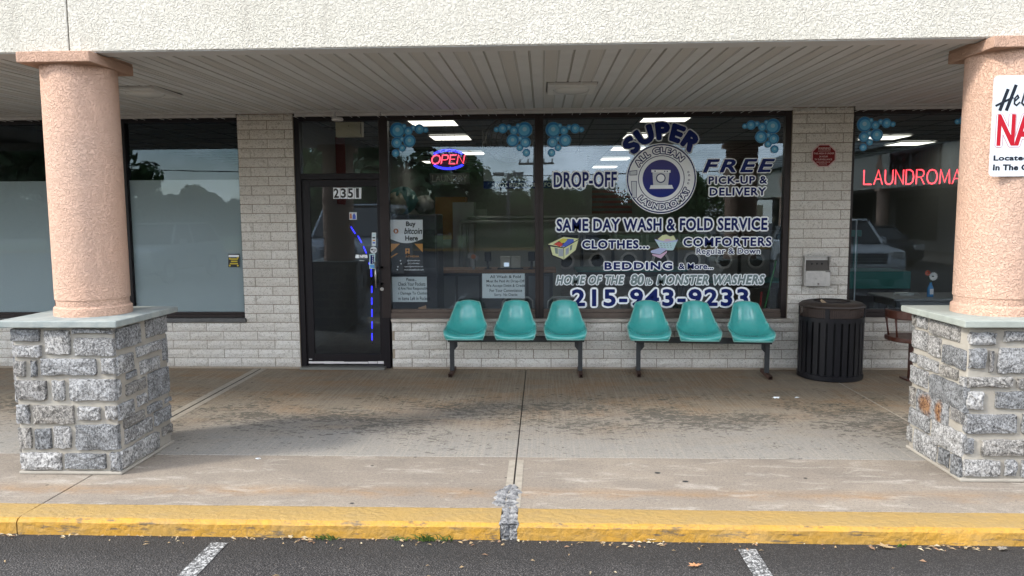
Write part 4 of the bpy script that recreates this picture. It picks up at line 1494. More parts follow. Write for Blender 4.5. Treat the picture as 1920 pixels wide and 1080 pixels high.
PG, CG = 'stone piers along the walkway', 'round columns on the stone piers'
pier(-3.275, 'granite stone pier with dark shaded right side, at the left of the walkway', 3,
     {'F': L_FRONT, 'R': L_SIDE, 'L': clip_rows(ROWS, 5, .7), 'B': clip_rows(ROWS, 6, .7)}, set(), PG)
pier(3.112, 'granite stone pier with rust stained stone, at the right edge of the walkway', 4,
     {'F': R_FRONT, 'L': R_SIDE, 'R': clip_rows(ROWS, 8, .7), 'B': clip_rows(ROWS, 9, .7)}, {('L', 13)}, PG)
column(-3.262, 'coral stucco round column standing on the left stone pier', CG)
column(3.105, 'coral stucco round column with white sign, on the right stone pier', CG)
# little hole in the left shaft
# sign fixed to the right column
sx0, sz1 = fY(1864, 142, -3.468)
sz0 = fY(1857, 331, -3.468)[1]
sw = 0.46
SG = thing('column_sign', (sx0 + sw / 2, -3.468, (sz0 + sz1) / 2), 'white sign with red letters fixed to the right column', 'sign')
m = MB()
r_ = 0.028
pts = []
for (cx_, cz_, a0) in ((sx0 + sw - r_, sz1 - r_, 0), (sx0 + r_, sz1 - r_, 90), (sx0 + r_, sz0 + r_, 180), (sx0 + sw - r_, sz0 + r_, 270)):
    for k in range(7): pts.append((cx_ + r_ * math.cos(rad(a0 + 15 * k)), cz_ + r_ * math.sin(rad(a0 + 15 * k))))
m.prism(pts, -3.470, -3.466, axis='y')
obj('plate', m, M['sign_white'], SG)
YS = -3.4712
m = MB()
m.box(sx0 + sw / 2 - .02, sx0 + sw / 2 + .02, -3.466, -3.44, sz0 + .1, sz0 + .14); m.box(sx0 + sw / 2 - .02, sx0 + sw / 2 + .02, -3.466, -3.44, sz1 - .14, sz1 - .1)
obj('fixing', m, M['stainless'], SG)
def sX(p): return fY(p, 240, YS)[0]
def sZ(p): return fY(1890, p, YS)[1]
m = MB()
# brush lettering H e l, drawn with strokes
def stroke(mb, pts, w, mi=0):
    for (p, q) in zip(pts, pts[1:]):
        d = Vector((q[0] - p[0], q[1] - p[1])); d.normalize(); n_ = Vector((-d.y, d.x)) * w / 2
        e_ = d * w * .35
        flat(mb, [(p[0] - n_.x - e_.x, p[1] - n_.y - e_.y), (q[0] - n_.x + e_.x, q[1] - n_.y + e_.y), (q[0] + n_.x + e_.x, q[1] + n_.y + e_.y), (p[0] + n_.x - e_.x, p[1] + n_.y - e_.y)], YS - .00015 * len(mb.f) , mi)
def sp(x, y): return (sX(1840 + x / 4.5), sZ(120 + y / 4.5))
stroke(m, [sp(205, 220), sp(150, 385)], .021); stroke(m, [sp(270, 185), sp(205, 385)], .021); stroke(m, [sp(115, 350), sp(175, 320), sp(250, 285)], .014)
stroke(m, [sp(268, 315), sp(300, 285), sp(290, 265), sp(268, 290), sp(266, 335), sp(285, 350), sp(310, 325)], .010)
stroke(m, [sp(355, 215), sp(328, 330), sp(345, 350), sp(368, 325)], .011)
obj('lettering', m, M['sign_dark'], SG)
m = MB()
nx0, nx1 = sX(1840 + 135 / 4.5), sX(1840 + 278 / 4.5)
nz0, nz1 = sZ(120 + 690 / 4.5), sZ(120 + 432 / 4.5)
letter_mb('N', nx0, nx1, nz0, nz1, YS - .0006, bold=.05, mb=m, m=0)
letter_mb('A', nx1 + .004, nx1 + (nx1 - nx0) * 1.15, nz0, nz1, YS - .0006, bold=.05, mb=m, m=0)
for w_, mi in ((.008, 1), (.0105, 0)):
    for s__, a, b in (('N', nx0, nx1), ('A', nx1 + .004, nx1 + (nx1 - nx0) * 1.15)):
        vs, fs, (a_, b_, c_, d_) = glyphs(s__, .05)
        sx_, sz_ = (b - a) / (b_ - a_), (nz1 - nz0) / (d_ - c_)
        for k in range(10):
            dx, dz = w_ * math.cos(PI * k / 5), w_ * math.sin(PI * k / 5)
            m.add([(a + (x - a_) * sx_ + dx, YS - .0002 + .00001 * k - (.0001 if mi else 0), nz0 + (y - c_) * sz_ + dz) for x, y in vs], fs, mi)
obj('lettering', m, [M['sign_red'], M['sign_white']], SG)
m = MB()
x_ = sX(1840 + 120 / 4.5)
letter_mb('Located', x_, x_ + .215, sZ(300.8), sZ(291.5), YS, bold=.05, mb=m, space=1.05)
letter_mb('In The C', x_, x_ + .215, sZ(319.2), sZ(308.5), YS, bold=.05, mb=m, space=1.05)
obj('lettering', m, M['sign_dark'], SG)

# ================================================================== SEATS
def shell_mesh():
    """moulded tub seat, local: x across, y back positive, z up; origin under the middle of the seat"""
    NU, NV = 20, 30
    pr = [(-.240, -.038), (-.234, -.010), (-.205, .008), (-.12, -.002), (-.03, -.012), (.07, -.004), (.15, .055), (.185, .12), (.215, .21), (.24, .30), (.262, .375), (.272, .405)]
    hw = [.205, .222, .236, .238, .234, .226, .216, .20, .178, .154, .134, .106]
    cs = [.012, .03, .065, .09, .11, .13, .145, .14, .12, .085, .045, .012]     # side rise
    def samp(a, tt):
        f = tt * (len(a) - 1); i = min(int(f), len(a) - 2); f -= i
        g = lambda j: a[max(0, min(len(a) - 1, j))]
        p0, p1, p2, p3 = g(i - 1), g(i), g(i + 1), g(i + 2)
        return .5 * ((2 * p1) + (-p0 + p2) * f + (2 * p0 - 5 * p1 + 4 * p2 - p3) * f * f + (-p0 + 3 * p1 - 3 * p2 + p3) * f ** 3)
    ys, zs_ = [p[0] for p in pr], [p[1] for p in pr]
    V = []
    for j in range(NV + 1):
        tt = j / NV
        y, z = samp(ys, tt), samp(zs_, tt)
        dy, dz = samp(ys, min(1, tt + .02)) - samp(ys, max(0, tt - .02)), samp(zs_, min(1, tt + .02)) - samp(zs_, max(0, tt - .02))
        L = math.hypot(dy, dz); ny, nz_ = -dz / L, dy / L
        w = samp(hw, tt); c = samp(cs, tt)
        for i in range(NU + 1):
            u = i / NU * 2 - 1
            au = abs(u)
            rise = c * (au ** 3.0)
            x = math.copysign(w * (au ** .96), u)
            # round the front and top corners back
            fc = 0.022 * au ** 5 * max(0, 1 - tt * 9)
            tcn = 0.024 * au ** 2.5 * max(0, (tt - .80) / .20) ** 2
            V.append((x * .94, y + ny * rise + fc, (z + nz_ * rise - tcn) * .82))
    n = NU + 1
    F = [(j * n + i, j * n + i + 1, (j + 1) * n + i + 1, (j + 1) * n + i) for j in range(NV) for i in range(NU)]
    # rolled rim
    ring = [i for i in range(n)] + [j * n + NU for j in range(1, NV + 1)] + [NV * n + i for i in range(NU - 1, -1, -1)] + [j * n for j in range(NV - 1, 0, -1)]
    c0 = Vector((0, 0.04, 0.12))
    m = MB(); m.add(V, F)
    rim = MB()
    rp_ = [Vector(V[r_]) for r_ in ring]
    L = len(ring)
    vs = []
    for k, p in enumerate(rp_):
        tng = (rp_[(k + 1) % L] - rp_[k - 1]).normalized()
        o_ = p - Vector((0, p.y, p.z)) * 1.0
        out_ = Vector((p.x, (p.y - .03) * .6, (p.z - .13) * .6)).normalized()
        out_ = (out_ - tng * out_.dot(tng)).normalized()
        b_ = tng.cross(out_)
        for q, s_ in ((p, 0), (p + out_ * .010, 0), (p + out_ * .012 - b_ * .0, 0), (p + out_ * .011, 1), (p, 1)):
            vs.append(q + Vector((0, 0, -.007)) * s_)
    K = 5
    rim.add(vs, [(k * K + j, k * K + j + 1, ((k + 1) % L) * K + j + 1, ((k + 1) % L) * K + j) for k in range(L) for j in range(K - 1)])
    return m, rim


shell, rimb = shell_mesh()
SHM = shell.mesh('seat_shell'); SHM.materials.append(M['teal']); SHM.polygons.foreach_set('use_smooth', [True] * len(SHM.polygons))
RIM = rimb.mesh('seat_rim'); RIM.materials.append(M['teal_rim']); RIM.polygons.foreach_set('use_smooth', [True] * len(RIM.polygons))
m = MB()
m.box(-.115, .115, -.07, .10, -.045, -.018)
m.box(-.09, -.06, -.09, .09, -.055, -.012); m.box(.06, .09, -.09, .09, -.055, -.012)
BRK = m.mesh('seat_bracket'); BRK.materials.append(M['steel_black'])


def bench(x0, seats, xl, xr, beam_z, label, y=-.27, rz=0.0):
    T = thing('tandem_seat', (x0, y, 0), label, 'bench', 'rows of green tub seats', rz)
    for k, sx_ in enumerate(seats):
        o = bpy.data.objects.new('seat', SHM); col.objects.link(o); o.parent = T
        o.location = (sx_ - x0, -0.03, beam_z + 0.060)
        sol = o.modifiers.new('thick', 'SOLIDIFY'); sol.thickness = .004; sol.offset = -1
        for nm, me in (('seat_rim', RIM), ('seat_bracket', BRK)):
            q = bpy.data.objects.new(nm, me); col.objects.link(q); q.parent = o
    m = MB(); m.box(xl - x0, xr - x0, -.035, .035, beam_z - .045, beam_z + .014)
    obj('beam', m, M['steel_black'], T, bevel=.004, local=True)
    for side, xx in ((1, xl + .045), (-1, xr - .045)):
        xx -= x0
        m = MB()
        m.box(xx - .024, xx + .024, -.024, .024, .038, beam_z - .045)
        m.prism([(xx + side * .024, beam_z - .045), (xx + side * .062, beam_z - .045), (xx + side * .062, beam_z - .10), (xx + side * .024, beam_z - .145)], -.003, .003, axis='y')
        lg = obj('leg', m, M['steel_black'], T, bevel=.003, local=True)
        m = MB()
        a, b, h_, w_ = -.20, .225, .04, .021
        tk = .004
        m.box(xx - w_, xx - w_ + tk, a, b, 0.001, h_); m.box(xx + w_ - tk, xx + w_, a, b, 0.001, h_)
        m.box(xx - w_ + tk, xx + w_ - tk, a, b, h_ - tk, h_ - .0005); m.box(xx - w_ + tk, xx + w_ - tk, a, b, 0.0015, tk)
        obj('foot', m, M['rusty'], lg, local=True)
    return T


b1 = bench(-.302, (-.850, -.302, .245), -1.065, .462, .412, 'three green moulded seats on a black beam, the row nearer the door', y=-.262)
b2 = bench(1.75, (1.168, 1.700, 2.250), 1.02, 2.50, .402, 'three green moulded seats on a black beam, the row nearer the litter bin', y=-.285, rz=rad(-4.5))

# ================================================================== LITTER BIN
bcx_, bcy_ = 3.128, -.345
bT = thing('litter_bin', (bcx_, bcy_, 0), 'round black slatted metal litter bin against the block pillar', 'litter bin')
RB = .325
def lobj(name, prof, mat, n=48, smooth=True, ang=35):
    m = MB(); m.lathe(prof, bcx_, bcy_, n)
    return obj(name, m, mat, bT, smooth=smooth, angle=ang)
lobj('liner', [(.001, .06), (RB - .035, .06), (RB - .035, .76)], M['bin_in'])
lobj('base_ring', [(RB - .03, .004), (RB + .004, .004), (RB + .012, .012), (RB + .012, .058), (RB + .004, .066), (RB - .03, .066)], M['bin_black'])
lobj('band', [(RB - .012, .625), (RB + .006, .625), (RB + .006, .672), (RB - .012, .672), (RB - .012, .625)], M['bin_black'])
lobj('rim', [(RB - .02, .775), (RB + .008, .775), (RB + .012, .785), (RB + .008, .797), (RB - .02, .797)], M['bin_lid'])
lobj('lid', [(RB + .002, .797), (RB - .02, .818), (RB - .07, .830), (RB - .125, .832), (RB - .135, .820), (RB - .14, .74)], M['bin_lid'])
lobj('chute', [(RB - .142, .833), (RB - .132, .838), (RB - .128, .831)], M['bin_black'])
m = MB(); m.box(-.0265, .0265, -.003, .003, .062, .630)
SL = m.mesh('slat'); SL.materials.append(M['bin_black'])
NS = 28
for k in range(NS):
    a = 2 * PI * (k + .35) / NS
    o = bpy.data.objects.new('slat', SL); col.objects.link(o); o.parent = bT
    o.location = (RB * math.cos(a), RB * math.sin(a), 0)
    o.rotation_euler.z = a + PI / 2
m = MB()
n = 96
for k in range(n):      # expanded-metal band
    a0 = 2 * PI * k / n
    for r_i in range(6):
        z_a, z_b = .674 + r_i * .0168, .674 + (r_i + 1) * .0168
        for sg in (1, -1):
            a_, b_ = (a0, a0 + PI / n) if ((r_i % 2 == 0) == (sg > 0)) else (a0 + PI / n, a0 + (2 * PI / n if sg > 0 else 0))
            P1 = Vector((bcx_ + (RB - .004) * math.cos(a_), bcy_ + (RB - .004) * math.sin(a_), z_a))
            P2 = Vector((bcx_ + (RB - .004) * math.cos(b_), bcy_ + (RB - .004) * math.sin(b_), z_b))
            e_ = Vector((-math.sin(a0), math.cos(a0), 0)) * .0021
            m.add([P1 - e_, P1 + e_, P2 + e_, P2 - e_], [(0, 1, 2, 3)])
obj('mesh_band', m, M['bin_mesh'], bT)
for k in range(4):
    a = rad(-118 + 90 * k)
    m = MB(); m.box(-.021, .021, -.008, .004, .672, .776)
    o = obj('strap', m, M['bin_black'], bT, local=True)
    o.location = (RB * math.cos(a), RB * math.sin(a), 0); o.rotation_euler.z = a + PI / 2
m = MB(); m.prism([(0, 0), (.055, -.045), (.07, -.035), (.02, .03), (0, .03)], -.01, .01)
o = obj('paper_scrap', m, cmat('kraft', (.36, .27, .18)), None)
o.location = (bcx_ - .17, bcy_ - .17, .845); o.rotation_euler = (.5, .35, .3)
tag(o, 'crumpled kraft paper scrap on the rim of the litter bin', 'litter')

# wall ash receptacle
ax0, az1 = fY(1509.5, 480, -.09); ax1, az0 = fY(1556, 537, -.09)
A = thing('ash_receptacle', ((ax0 + ax1) / 2, -.05, az0), 'stainless steel cigarette ash box on the block pillar above the bin', 'ashtray')
m = MB()
zm = az0 + (az1 - az0) * .52
m.box(ax0 + .012, ax1, -.095, -.015, az0, zm)
obj('drawer', m, M['stainless'], A, bevel=.004)
m = MB()
m.prism([(-.092, az1), (-.015, az1), (-.015, az0 + .004), (-.092, az0 + .004)], ax0, ax0 + .010, axis='x')
m.prism([(-.092, az1), (-.015, az1), (-.015, zm + .002), (-.05, zm + .002)], ax1 - .008, ax1, axis='x')
m.box(ax0 + .01, ax1 - .008, -.092, -.015, az1 - .012, az1 - .001)
m.box(ax0 + .01, ax1 - .008, -.024, -.015, zm + .002, az1 - .012)
obj('housing', m, M['stainless'], A, bevel=.002)
m = MB(); m.prism([(-.088, zm + .003), (-.026, zm + .003), (-.026, az1 - .05)], ax0 + .011, ax1 - .009, axis='x'); obj('grille', m, M['dark_steel'], A)
m = MB()
for k in range(3):
    xx = ax0 + .09 + .055 * k
    q = .5
    m.sphere((xx, -.060, zm + .075), .010, 6)
obj('grille_holes', m, M['ink'], A)
m = MB()
xx = (ax0 + ax1) / 2 + .012
m.prism([(xx + .011 * math.cos(2 * PI * k / 16), az0 + .028 + .011 * math.sin(2 * PI * k / 16)) for k in range(16)], -.099, -.094, axis='y')
m.box(xx - .04, xx - .015, -.0965, -.094, az0 + .082, az0 + .087); m.box(ax1 - .055, ax1 - .004, -.0965, -.094, zm - .018, zm - .004)
obj('lock', m, M['dark_steel'], A)

# octagonal warning plate
ox0, oz1 = fY(1522.5, 270.5, -.03); ox1, oz0 = fY(1567, 313, -.03)
O = thing('warning_sign', ((ox0 + ox1) / 2, -.03, (oz0 + oz1) / 2), 'dark red octagonal surveillance warning sign on the block pillar', 'sign')
def octo(k, y0, y1, mat, nm):
    cx_, cz_ = (ox0 + ox1) / 2, (oz0 + oz1) / 2
    hx_, hz_ = (ox1 - ox0) / 2 * k, (oz1 - oz0) / 2 * k
    t_ = .414
    m = MB(); m.prism([(cx_ + a * hx_, cz_ + b * hz_) for a, b in ((-t_, -1), (t_, -1), (1, -t_), (1, t_), (t_, 1), (-t_, 1), (-1, t_), (-1, -t_))], y0, y1, axis='y')
    return obj(nm, m, mat, O)
octo(1, -.030, -.022, M['octo_pink'], 'plate'); octo(.90, -.0306, -.028, M['octo_red'], 'red_field')
m = MB()
for s_, a, b, y_, h_ in (('WARNING', 1533, 1557, 280.8, 5.0), ('THIS AREA IS UNDER', 1525.5, 1564, 289.2, 3.2), ('24 HOUR', 1536, 1552.5, 295, 3.2), ('TV SURVEILLANCE', 1527.5, 1560.5, 300.5, 3.2), ('TRESPASSERS WILL BE', 1531, 1557, 304.9, 1.9), ('PROSECUTED', 1536, 1551, 308.3, 1.7)):
    letter_mb(s_, fY(a, 290, -.0312)[0], fY(b, 290, -.0312)[0], fY(1545, y_, -.0312)[1], fY(1545, y_ - h_, -.0312)[1], -.0312, bold=.03, mb=m)
flat(m, [(fY(1533.5, 290, -.03)[0], fY(1545, 283.5, -.03)[1]), (fY(1557, 290, -.03)[0], fY(1545, 283.5, -.03)[1]), (fY(1557, 290, -.03)[0], fY(1545, 282.8, -.03)[1]), (fY(1533.5, 290, -.03)[0], fY(1545, 282.8, -.03)[1])], -.0312)
obj('lettering', m, M['octo_pink'], O)

# brown fixed chair behind the right pier
cx0, cy0 = 3.95, -.50
Cc = thing('swivel_chair', (cx0, cy0, 0), 'brown moulded armchair on a square post, half hidden by the right pier', 'chair')
m = MB()
sx_, sz_ = .285, .455
m.prism([(cx0 + sx_ * math.copysign(abs(math.cos(a)) ** .8, math.cos(a)), cy0 + .25 * math.copysign(abs(math.sin(a)) ** .8, math.sin(a))) for a in [2 * PI * k / 28 for k in range(28)]], sz_ - .03, sz_ + .018)
obj('seat', m, M['brown'], Cc, bevel=.012)
m = MB()
ring_ = [rad(a) for a in range(150, 395, 10)]
ins = [(cx0 + .27 * math.cos(a), cy0 + .24 * math.sin(a)) for a in ring_]
outs = [(cx0 + .30 * math.cos(a), cy0 + .27 * math.sin(a)) for a in ring_]
m.prism(outs + ins[::-1], .665, .755)
obj('backrest', m, M['brown'], Cc, bevel=.01)
for a in (160, 205, 250, 290, 335, 380):
    m = MB(); a_ = rad(a)
    m.tube([(cx0 + .255 * math.cos(a_), cy0 + .225 * math.sin(a_), sz_ + .01), (cx0 + .27 * math.cos(a_), cy0 + .24 * math.sin(a_), .56), (cx0 + .285 * math.cos(a_), cy0 + .255 * math.sin(a_), .67)], [.012, .009, .013], 8)
    obj('spindle', m, M['brown'], Cc, smooth=True)
m = MB(); m.box(cx0 - .045, cx0 + .04, cy0 - .045, cy0 + .04, .015, sz_ - .03); m.box(cx0 - .10, cx0 + .10, cy0 - .10, cy0 + .10, 0.001, .016)
obj('post', m, M['brown'], Cc, bevel=.004)

# soffit light fixtures
for lx_, ly_, lab in ((.262, -1.60, 'flat square light with round lens in the middle of the soffit'), (-3.60, -1.72, 'flat square light with round lens in the soffit by the left column'), (4.3, -1.62, 'flat square light with round lens in the soffit beyond the right column')):
    zc = zs(ly_) - .002
    F_ = thing('soffit_light', (lx_, ly_, zc), lab, 'light fixture', 'soffit lights')
    m = MB(); m.box(lx_ - .215, lx_ + .215, ly_ - .25, ly_ + .25, zc - .030, zc - .003); obj('housing', m, M['bug'], F_, bevel=.004)
    m = MB(); m.box(lx_ - .225, lx_ + .225, ly_ - .262, ly_ + .262, zc - .004, zc); obj('back_plate', m, M['dark_steel'], F_)
    m = MB(); m.lathe([(.001, -.062), (.08, -.058), (.14, -.047), (.165, -.031)], lx_, ly_, 32, z0=zc); obj('lens', m, cmat('lens', (.62, .61, .58), .25), F_, smooth=True)

# ceiling camera by the door and the pale box behind the transom
k_x, k_z = fY(627, 226, -.22)
K_ = thing('security_camera', (k_x, -.22, k_z), 'small pale dome camera hanging under the soffit above the door', 'camera')
m = MB(); m.lathe([(.001, .085), (.045, .083), (.045, .070), (.018, .062), (.014, .02), (.03, .008), (.03, 0)], k_x, -.22, 20, z0=k_z + .03); obj('mount', m, M['white_trim'], K_, smooth=True, angle=40)
m = MB(); m.lathe([(.001, .030), (.055, .026), (.064, .008), (.058, -.006), (.001, -.012)], k_x + .04, -.24, 24, z0=k_z); obj('housing', m, M['white_trim'], K_, smooth=True, angle=40)
ex0, ez1 = fY(628.5, 226, .25); ex1, ez0 = fY(679, 256.5, .25)
E_ = thing('electrical_box', ((ex0 + ex1) / 2, .3, ez0), 'beige metal box hanging inside above the door', 'electrical box')
m = MB(); m.box(ex0, ex1, .25, .34, ez0, ez1); obj('cabinet', m, cmat('beige', (.55, .50, .33), .5), E_, bevel=.006)
m = MB(); m.box((ex0 + ex1) / 2 - .004, (ex0 + ex1) / 2 + .004, .246, .25, ez0 + .12, ez0 + .132); m.box(ex1 - .02, ex1 - .012, .247, .25, ez0 + .03, ez1 - .03); m.tube([((ex0 + ex1) / 2, .30, ez1 - .01), ((ex0 + ex1) / 2, .30, 2.995)], .01, 6)
obj('latch', m, M['dark_steel'], E_)

# ================================================================== INSIDE THE SHOPS
M['in_floor'] = plain('inside_floor', (.13, .12, .11), .45, wear=.3, wscale=4)
M['in_wall'] = plain('inside_wall', (.20, .205, .20), .8)
M['in_wall2'] = plain('inside_partition', (.32, .335, .31), .7)
M['in_ceil'] = plain('ceiling_tile', (.30, .30, .30), .9)
M['in_dark'] = plain('inside_dark', (.045, .045, .05), .6)
M['wood'] = plain('counter_wood', (.26, .135, .06), .5, wear=.3)
M['cab'] = plain('cabinet_grey', (.30, .31, .31), .5)
M['tealtop'] = plain('teal_laminate', (.012, .13, .125), .4)
M['chairsteel'] = plain('cafe_steel', (.36, .38, .37), .35, .4)
m = MB(); m.box(-7.3, 7.3, .20, 12.2, -.05, .004); tag(obj('shop_floor', m, M['in_floor']), kind='structure')
m = MB(); m.box(-7.3, 7.3, .201, 12.2, 3.03, 3.08)
ce = tag(obj('shop_ceiling', m, M['in_ceil']), kind='structure')
m = MB()
for k in range(1, 20): m.box(-7.2, 7.2, .2 + k * .61, .224 + k * .61, 3.022, 3.029)
for k in range(-11, 12): m.box(k * .61 + .05, k * .61 + .074, .2, 12.1, 3.024, 3.0285)
obj('ceiling_grid', m, M['in_dark'], ce)
m = MB(); m.box(-7.3, 7.3, 12.2, 12.4, 0, 3.1); m.box(-7.4, -7.2, .19, 12.2, 0, 3.1); m.box(7.2, 7.4, .19, 12.2, 0, 3.1)
tag(obj('shop_walls', m, M['in_wall']), kind='structure')
m = MB(); m.box(-3.2, -3.08, .205, 12.2, 0.004, 3.03); tag(obj('party_wall', m, M['in_wall']), kind='structure')


def ceil_light(x, y, w=.60, d=.66, lab=''):
    T = thing('ceiling_light', (x, y, 3.02), lab, 'ceiling light', 'lit ceiling panels inside the shop')
    m = MB(); m.box(x - w / 2, x + w / 2, y - d / 2, y + d / 2, 3.006, 3.012); obj('panel', m, M['panel_light'], T)
    m = MB()
    for a in ((x - w / 2 - .02, x - w / 2, y - d / 2, y + d / 2), (x + w / 2, x + w / 2 + .02, y - d / 2, y + d / 2), (x - w / 2, x + w / 2, y - d / 2 - .02, y - d / 2), (x - w / 2, x + w / 2, y + d / 2, y + d / 2 + .02)):
        m.box(a[0], a[1], a[2], a[3], 3.004, 3.021)
    obj('frame', m, M['white_trim'], T)
ORD = ['nearest', 'second', 'third', 'fourth', 'farthest']
for k, y in enumerate((1.35, 3.45, 5.6, 8.1, 10.8)): ceil_light(1.6, y, lab='glowing ceiling panel, %s in the row above the word super' % ORD[k])
for k, y in enumerate((1.5, 3.4, 6.3)): ceil_light(-1.45, y, lab='glowing ceiling panel, %s in the row above the open sign' % ORD[k])
for k, (x, y) in enumerate(((4.35, .75), (6.55, 5.2), (5.6, 4.1))): ceil_light(x, y, .9 if k == 0 else .6, lab=('glowing ceiling panel, %s one in the window with the red neon word' % ('nearest', 'farthest', 'middle')[k]))
ceil_light(-2.9 + .5, 8.5, lab='glowing ceiling panel far back behind the open sign')
for k, (x, y) in enumerate(((-.6, 9.0), (-.6, 10.2), (-.6, 11.2))): ceil_light(x, y, 1.1, .25, lab='thin glowing ceiling strip at the back of the shop, %s' % ORD[k])


def inb(name, x0, x1, y0, y1, z0, z1, mat, label, cat, bevel=0.005):
    m = MB(); m.box(x0 - (x0 + x1) / 2 + (x0 + x1) / 2, x1, y0, y1, z0, z1)
    return m


C_ = thing('service_counter', (-.9, 2.7, 0), 'dark service counter with wooden top inside the middle window', 'counter')
m = MB(); m.box(-2.0, .15, 2.5, 3.05, .004, .93); obj('cabinet', m, M['in_dark'], C_)
m = MB()
for k in range(6): m.box(-1.96 + k * .35, -1.65 + k * .35, 2.482, 2.5, .1, .88)
obj('front_panel', m, cmat('counter_front', (.11, .12, .13)), C_)
m = MB(); m.box(-2.05, .2, 2.42, 3.1, .93, .975); obj('top', m, M['wood'], C_, bevel=.005)


def terminal(x, y, z, kind, label):
    T = thing('card_terminal', (x, y, z), label, 'card reader')
    m = MB()
    if kind == 0:
        m.prism([(-.09, .17), (.06, .13), (.09, .19), (-.06, .27)], -.02, .02, axis='y'); 
        o = obj('head', m, M['cab'], T, local=True)
        m = MB(); m.box(-.02, .02, -.02, .02, 0, .17); obj('stand', m, M['cab'], T, local=True)
        m = MB(); disc(m, 0, .19, .035, -.024, 14); obj('emblem', m, M['btc'], T, local=True)
    elif kind == 1:
        m.box(-.05, .05, -.02, .03, .12, .26); obj('screen', m, M['ink'], T, local=True, bevel=.01)
        m = MB(); m.box(-.018, .018, -.01, .02, 0, .12); m.box(-.05, .05, -.05, .05, 0, .012); obj('stand', m, M['ink'], T, local=True)
    else:
        m.box(-.15, .0, -.02, .08, .02, .19); m.box(.012, .15, -.01, .09, .02, .19); obj('housing', m, cmat('ivory', (.50, .50, .45)), T, local=True, bevel=.006)
        m = MB(); m.box(-.19, .19, -.08, .12, 0, .018); obj('tray', m, M['ink'], T, local=True)
        m = MB(); m.box(-.095, -.02, -.024, -.021, .04, .10); obj('screen', m, M['screen'], T, local=True)
z = .976
terminal(fY(888, 500, 2.6)[0], 2.6, z, 0, 'pale handheld card reader with an orange emblem on the counter')
terminal(fY(915, 500, 2.6)[0], 2.6, z, 1, 'small black card terminal between the two pale devices on the counter')
terminal(fY(957, 500, 2.6)[0], 2.6, z, 2, 'ivory till printer with a lit screen on the counter')
terminal(fY(997, 500, 2.6)[0], 2.6, z, 1, 'small black card terminal at the right end of the counter')

# pipe rails and grey partition behind the counter
P_ = thing('pipe_rail', (-1.0, 4.6, 0), 'white painted pipe rail running across behind the counter', 'pipes')
for (a, b, yy) in ((863, 412, 4.6), (876, 404, 4.9)):
    x_, z_ = fY(a, b + 4, yy)
    m = MB(); m.tube([(x_, yy, .02), (x_, yy, z_ - .03), (x_ + .03, yy, z_), (.9, yy, z_)], .028, 8); obj('pipe', m, M['chairsteel'], P_, smooth=True)
Pp = thing('partition', (-.3, 5.4, 0), 'pale grey half-height partition behind the white pipes', 'partition')
m = MB(); m.box(-1.05, .35, 5.4, 5.5, .004, 1.72); m.box(-1.35, -1.05, 5.42, 5.5, .004, 1.9); obj('panel', m, M['in_wall2'], Pp)
m = MB(); m.box(-1.05, .35, 5.38, 5.52, 1.72, 1.76); obj('cap', m, M['cab'], Pp)
K2 = thing('storage_cabinet', (-1.55, 5.0, 0), 'tall pale cabinet with an orange board behind the laundry bags', 'cabinet')
m = MB(); m.box(-1.95, -1.40, 5.0, 5.4, 1.35, 2.12); obj('board', m, cmat('board', (.26, .13, .04)), K2)
m = MB(); m.box(-1.62, -1.24, 4.9, 5.3, .004, 2.02); obj('cabinet', m, M['cab'], K2)
# coin machine with laundry bags piled on it
K3 = thing('coin_machine', (-1.72, 1.5, 0), 'black coin machine behind the poster, carrying laundry bags', 'machine')
m = MB(); m.box(-2.0, -1.38, 1.2, 1.8, .004, 1.80); obj('housing', m, M['in_dark'], K3, bevel=.02)
m = MB(); m.box(-1.98, -1.4, 1.18, 1.2, 1.1, 1.6); obj('front', m, M['ink'], K3)
bagm = [cmat('bag_tan', (.20, .185, .14), .5), cmat('bag_green', (.05, .13, .13), .5), cmat('bag_grey', (.21, .21, .20), .5), cmat('bag_blue', (.16, .2, .23), .5)]
for k, (bx, bz, r_, q, lab) in enumerate(((-1.86, 1.98, .19, 1, 'dark green laundry bag on top of the pile'), (-1.92, 1.94, .15, 0, 'tan patterned laundry bag at the left of the pile'), (-1.60, 1.92, .13, 2, 'clear grey laundry bag at the right of the pile'), (-1.96, 1.86, .10, 3, 'pale blue laundry bag low in the pile'))):
    m = MB(); m.sphere((0, 0, 0), r_, 14)
    rn = random.Random(k)
    ph = [rn.uniform(0, 6) for _ in range(4)]
    m.v = [(x * (1 + .14 * math.sin(9 * z / r_ + ph[0]) * math.sin(5 * math.atan2(y, x) + ph[1])), y * (1 + .12 * math.sin(7 * math.atan2(y, x) + ph[2])), z * .85 + .03 * math.sin(6 * math.atan2(y, x))) for x, y, z in m.v]
    o = obj('laundry_bag', m, bagm[q], smooth=True); o.location = (bx, 1.42 + .07 * k if q else 1.3, bz)
    tag(o, lab, 'laundry bag', 'laundry bags')
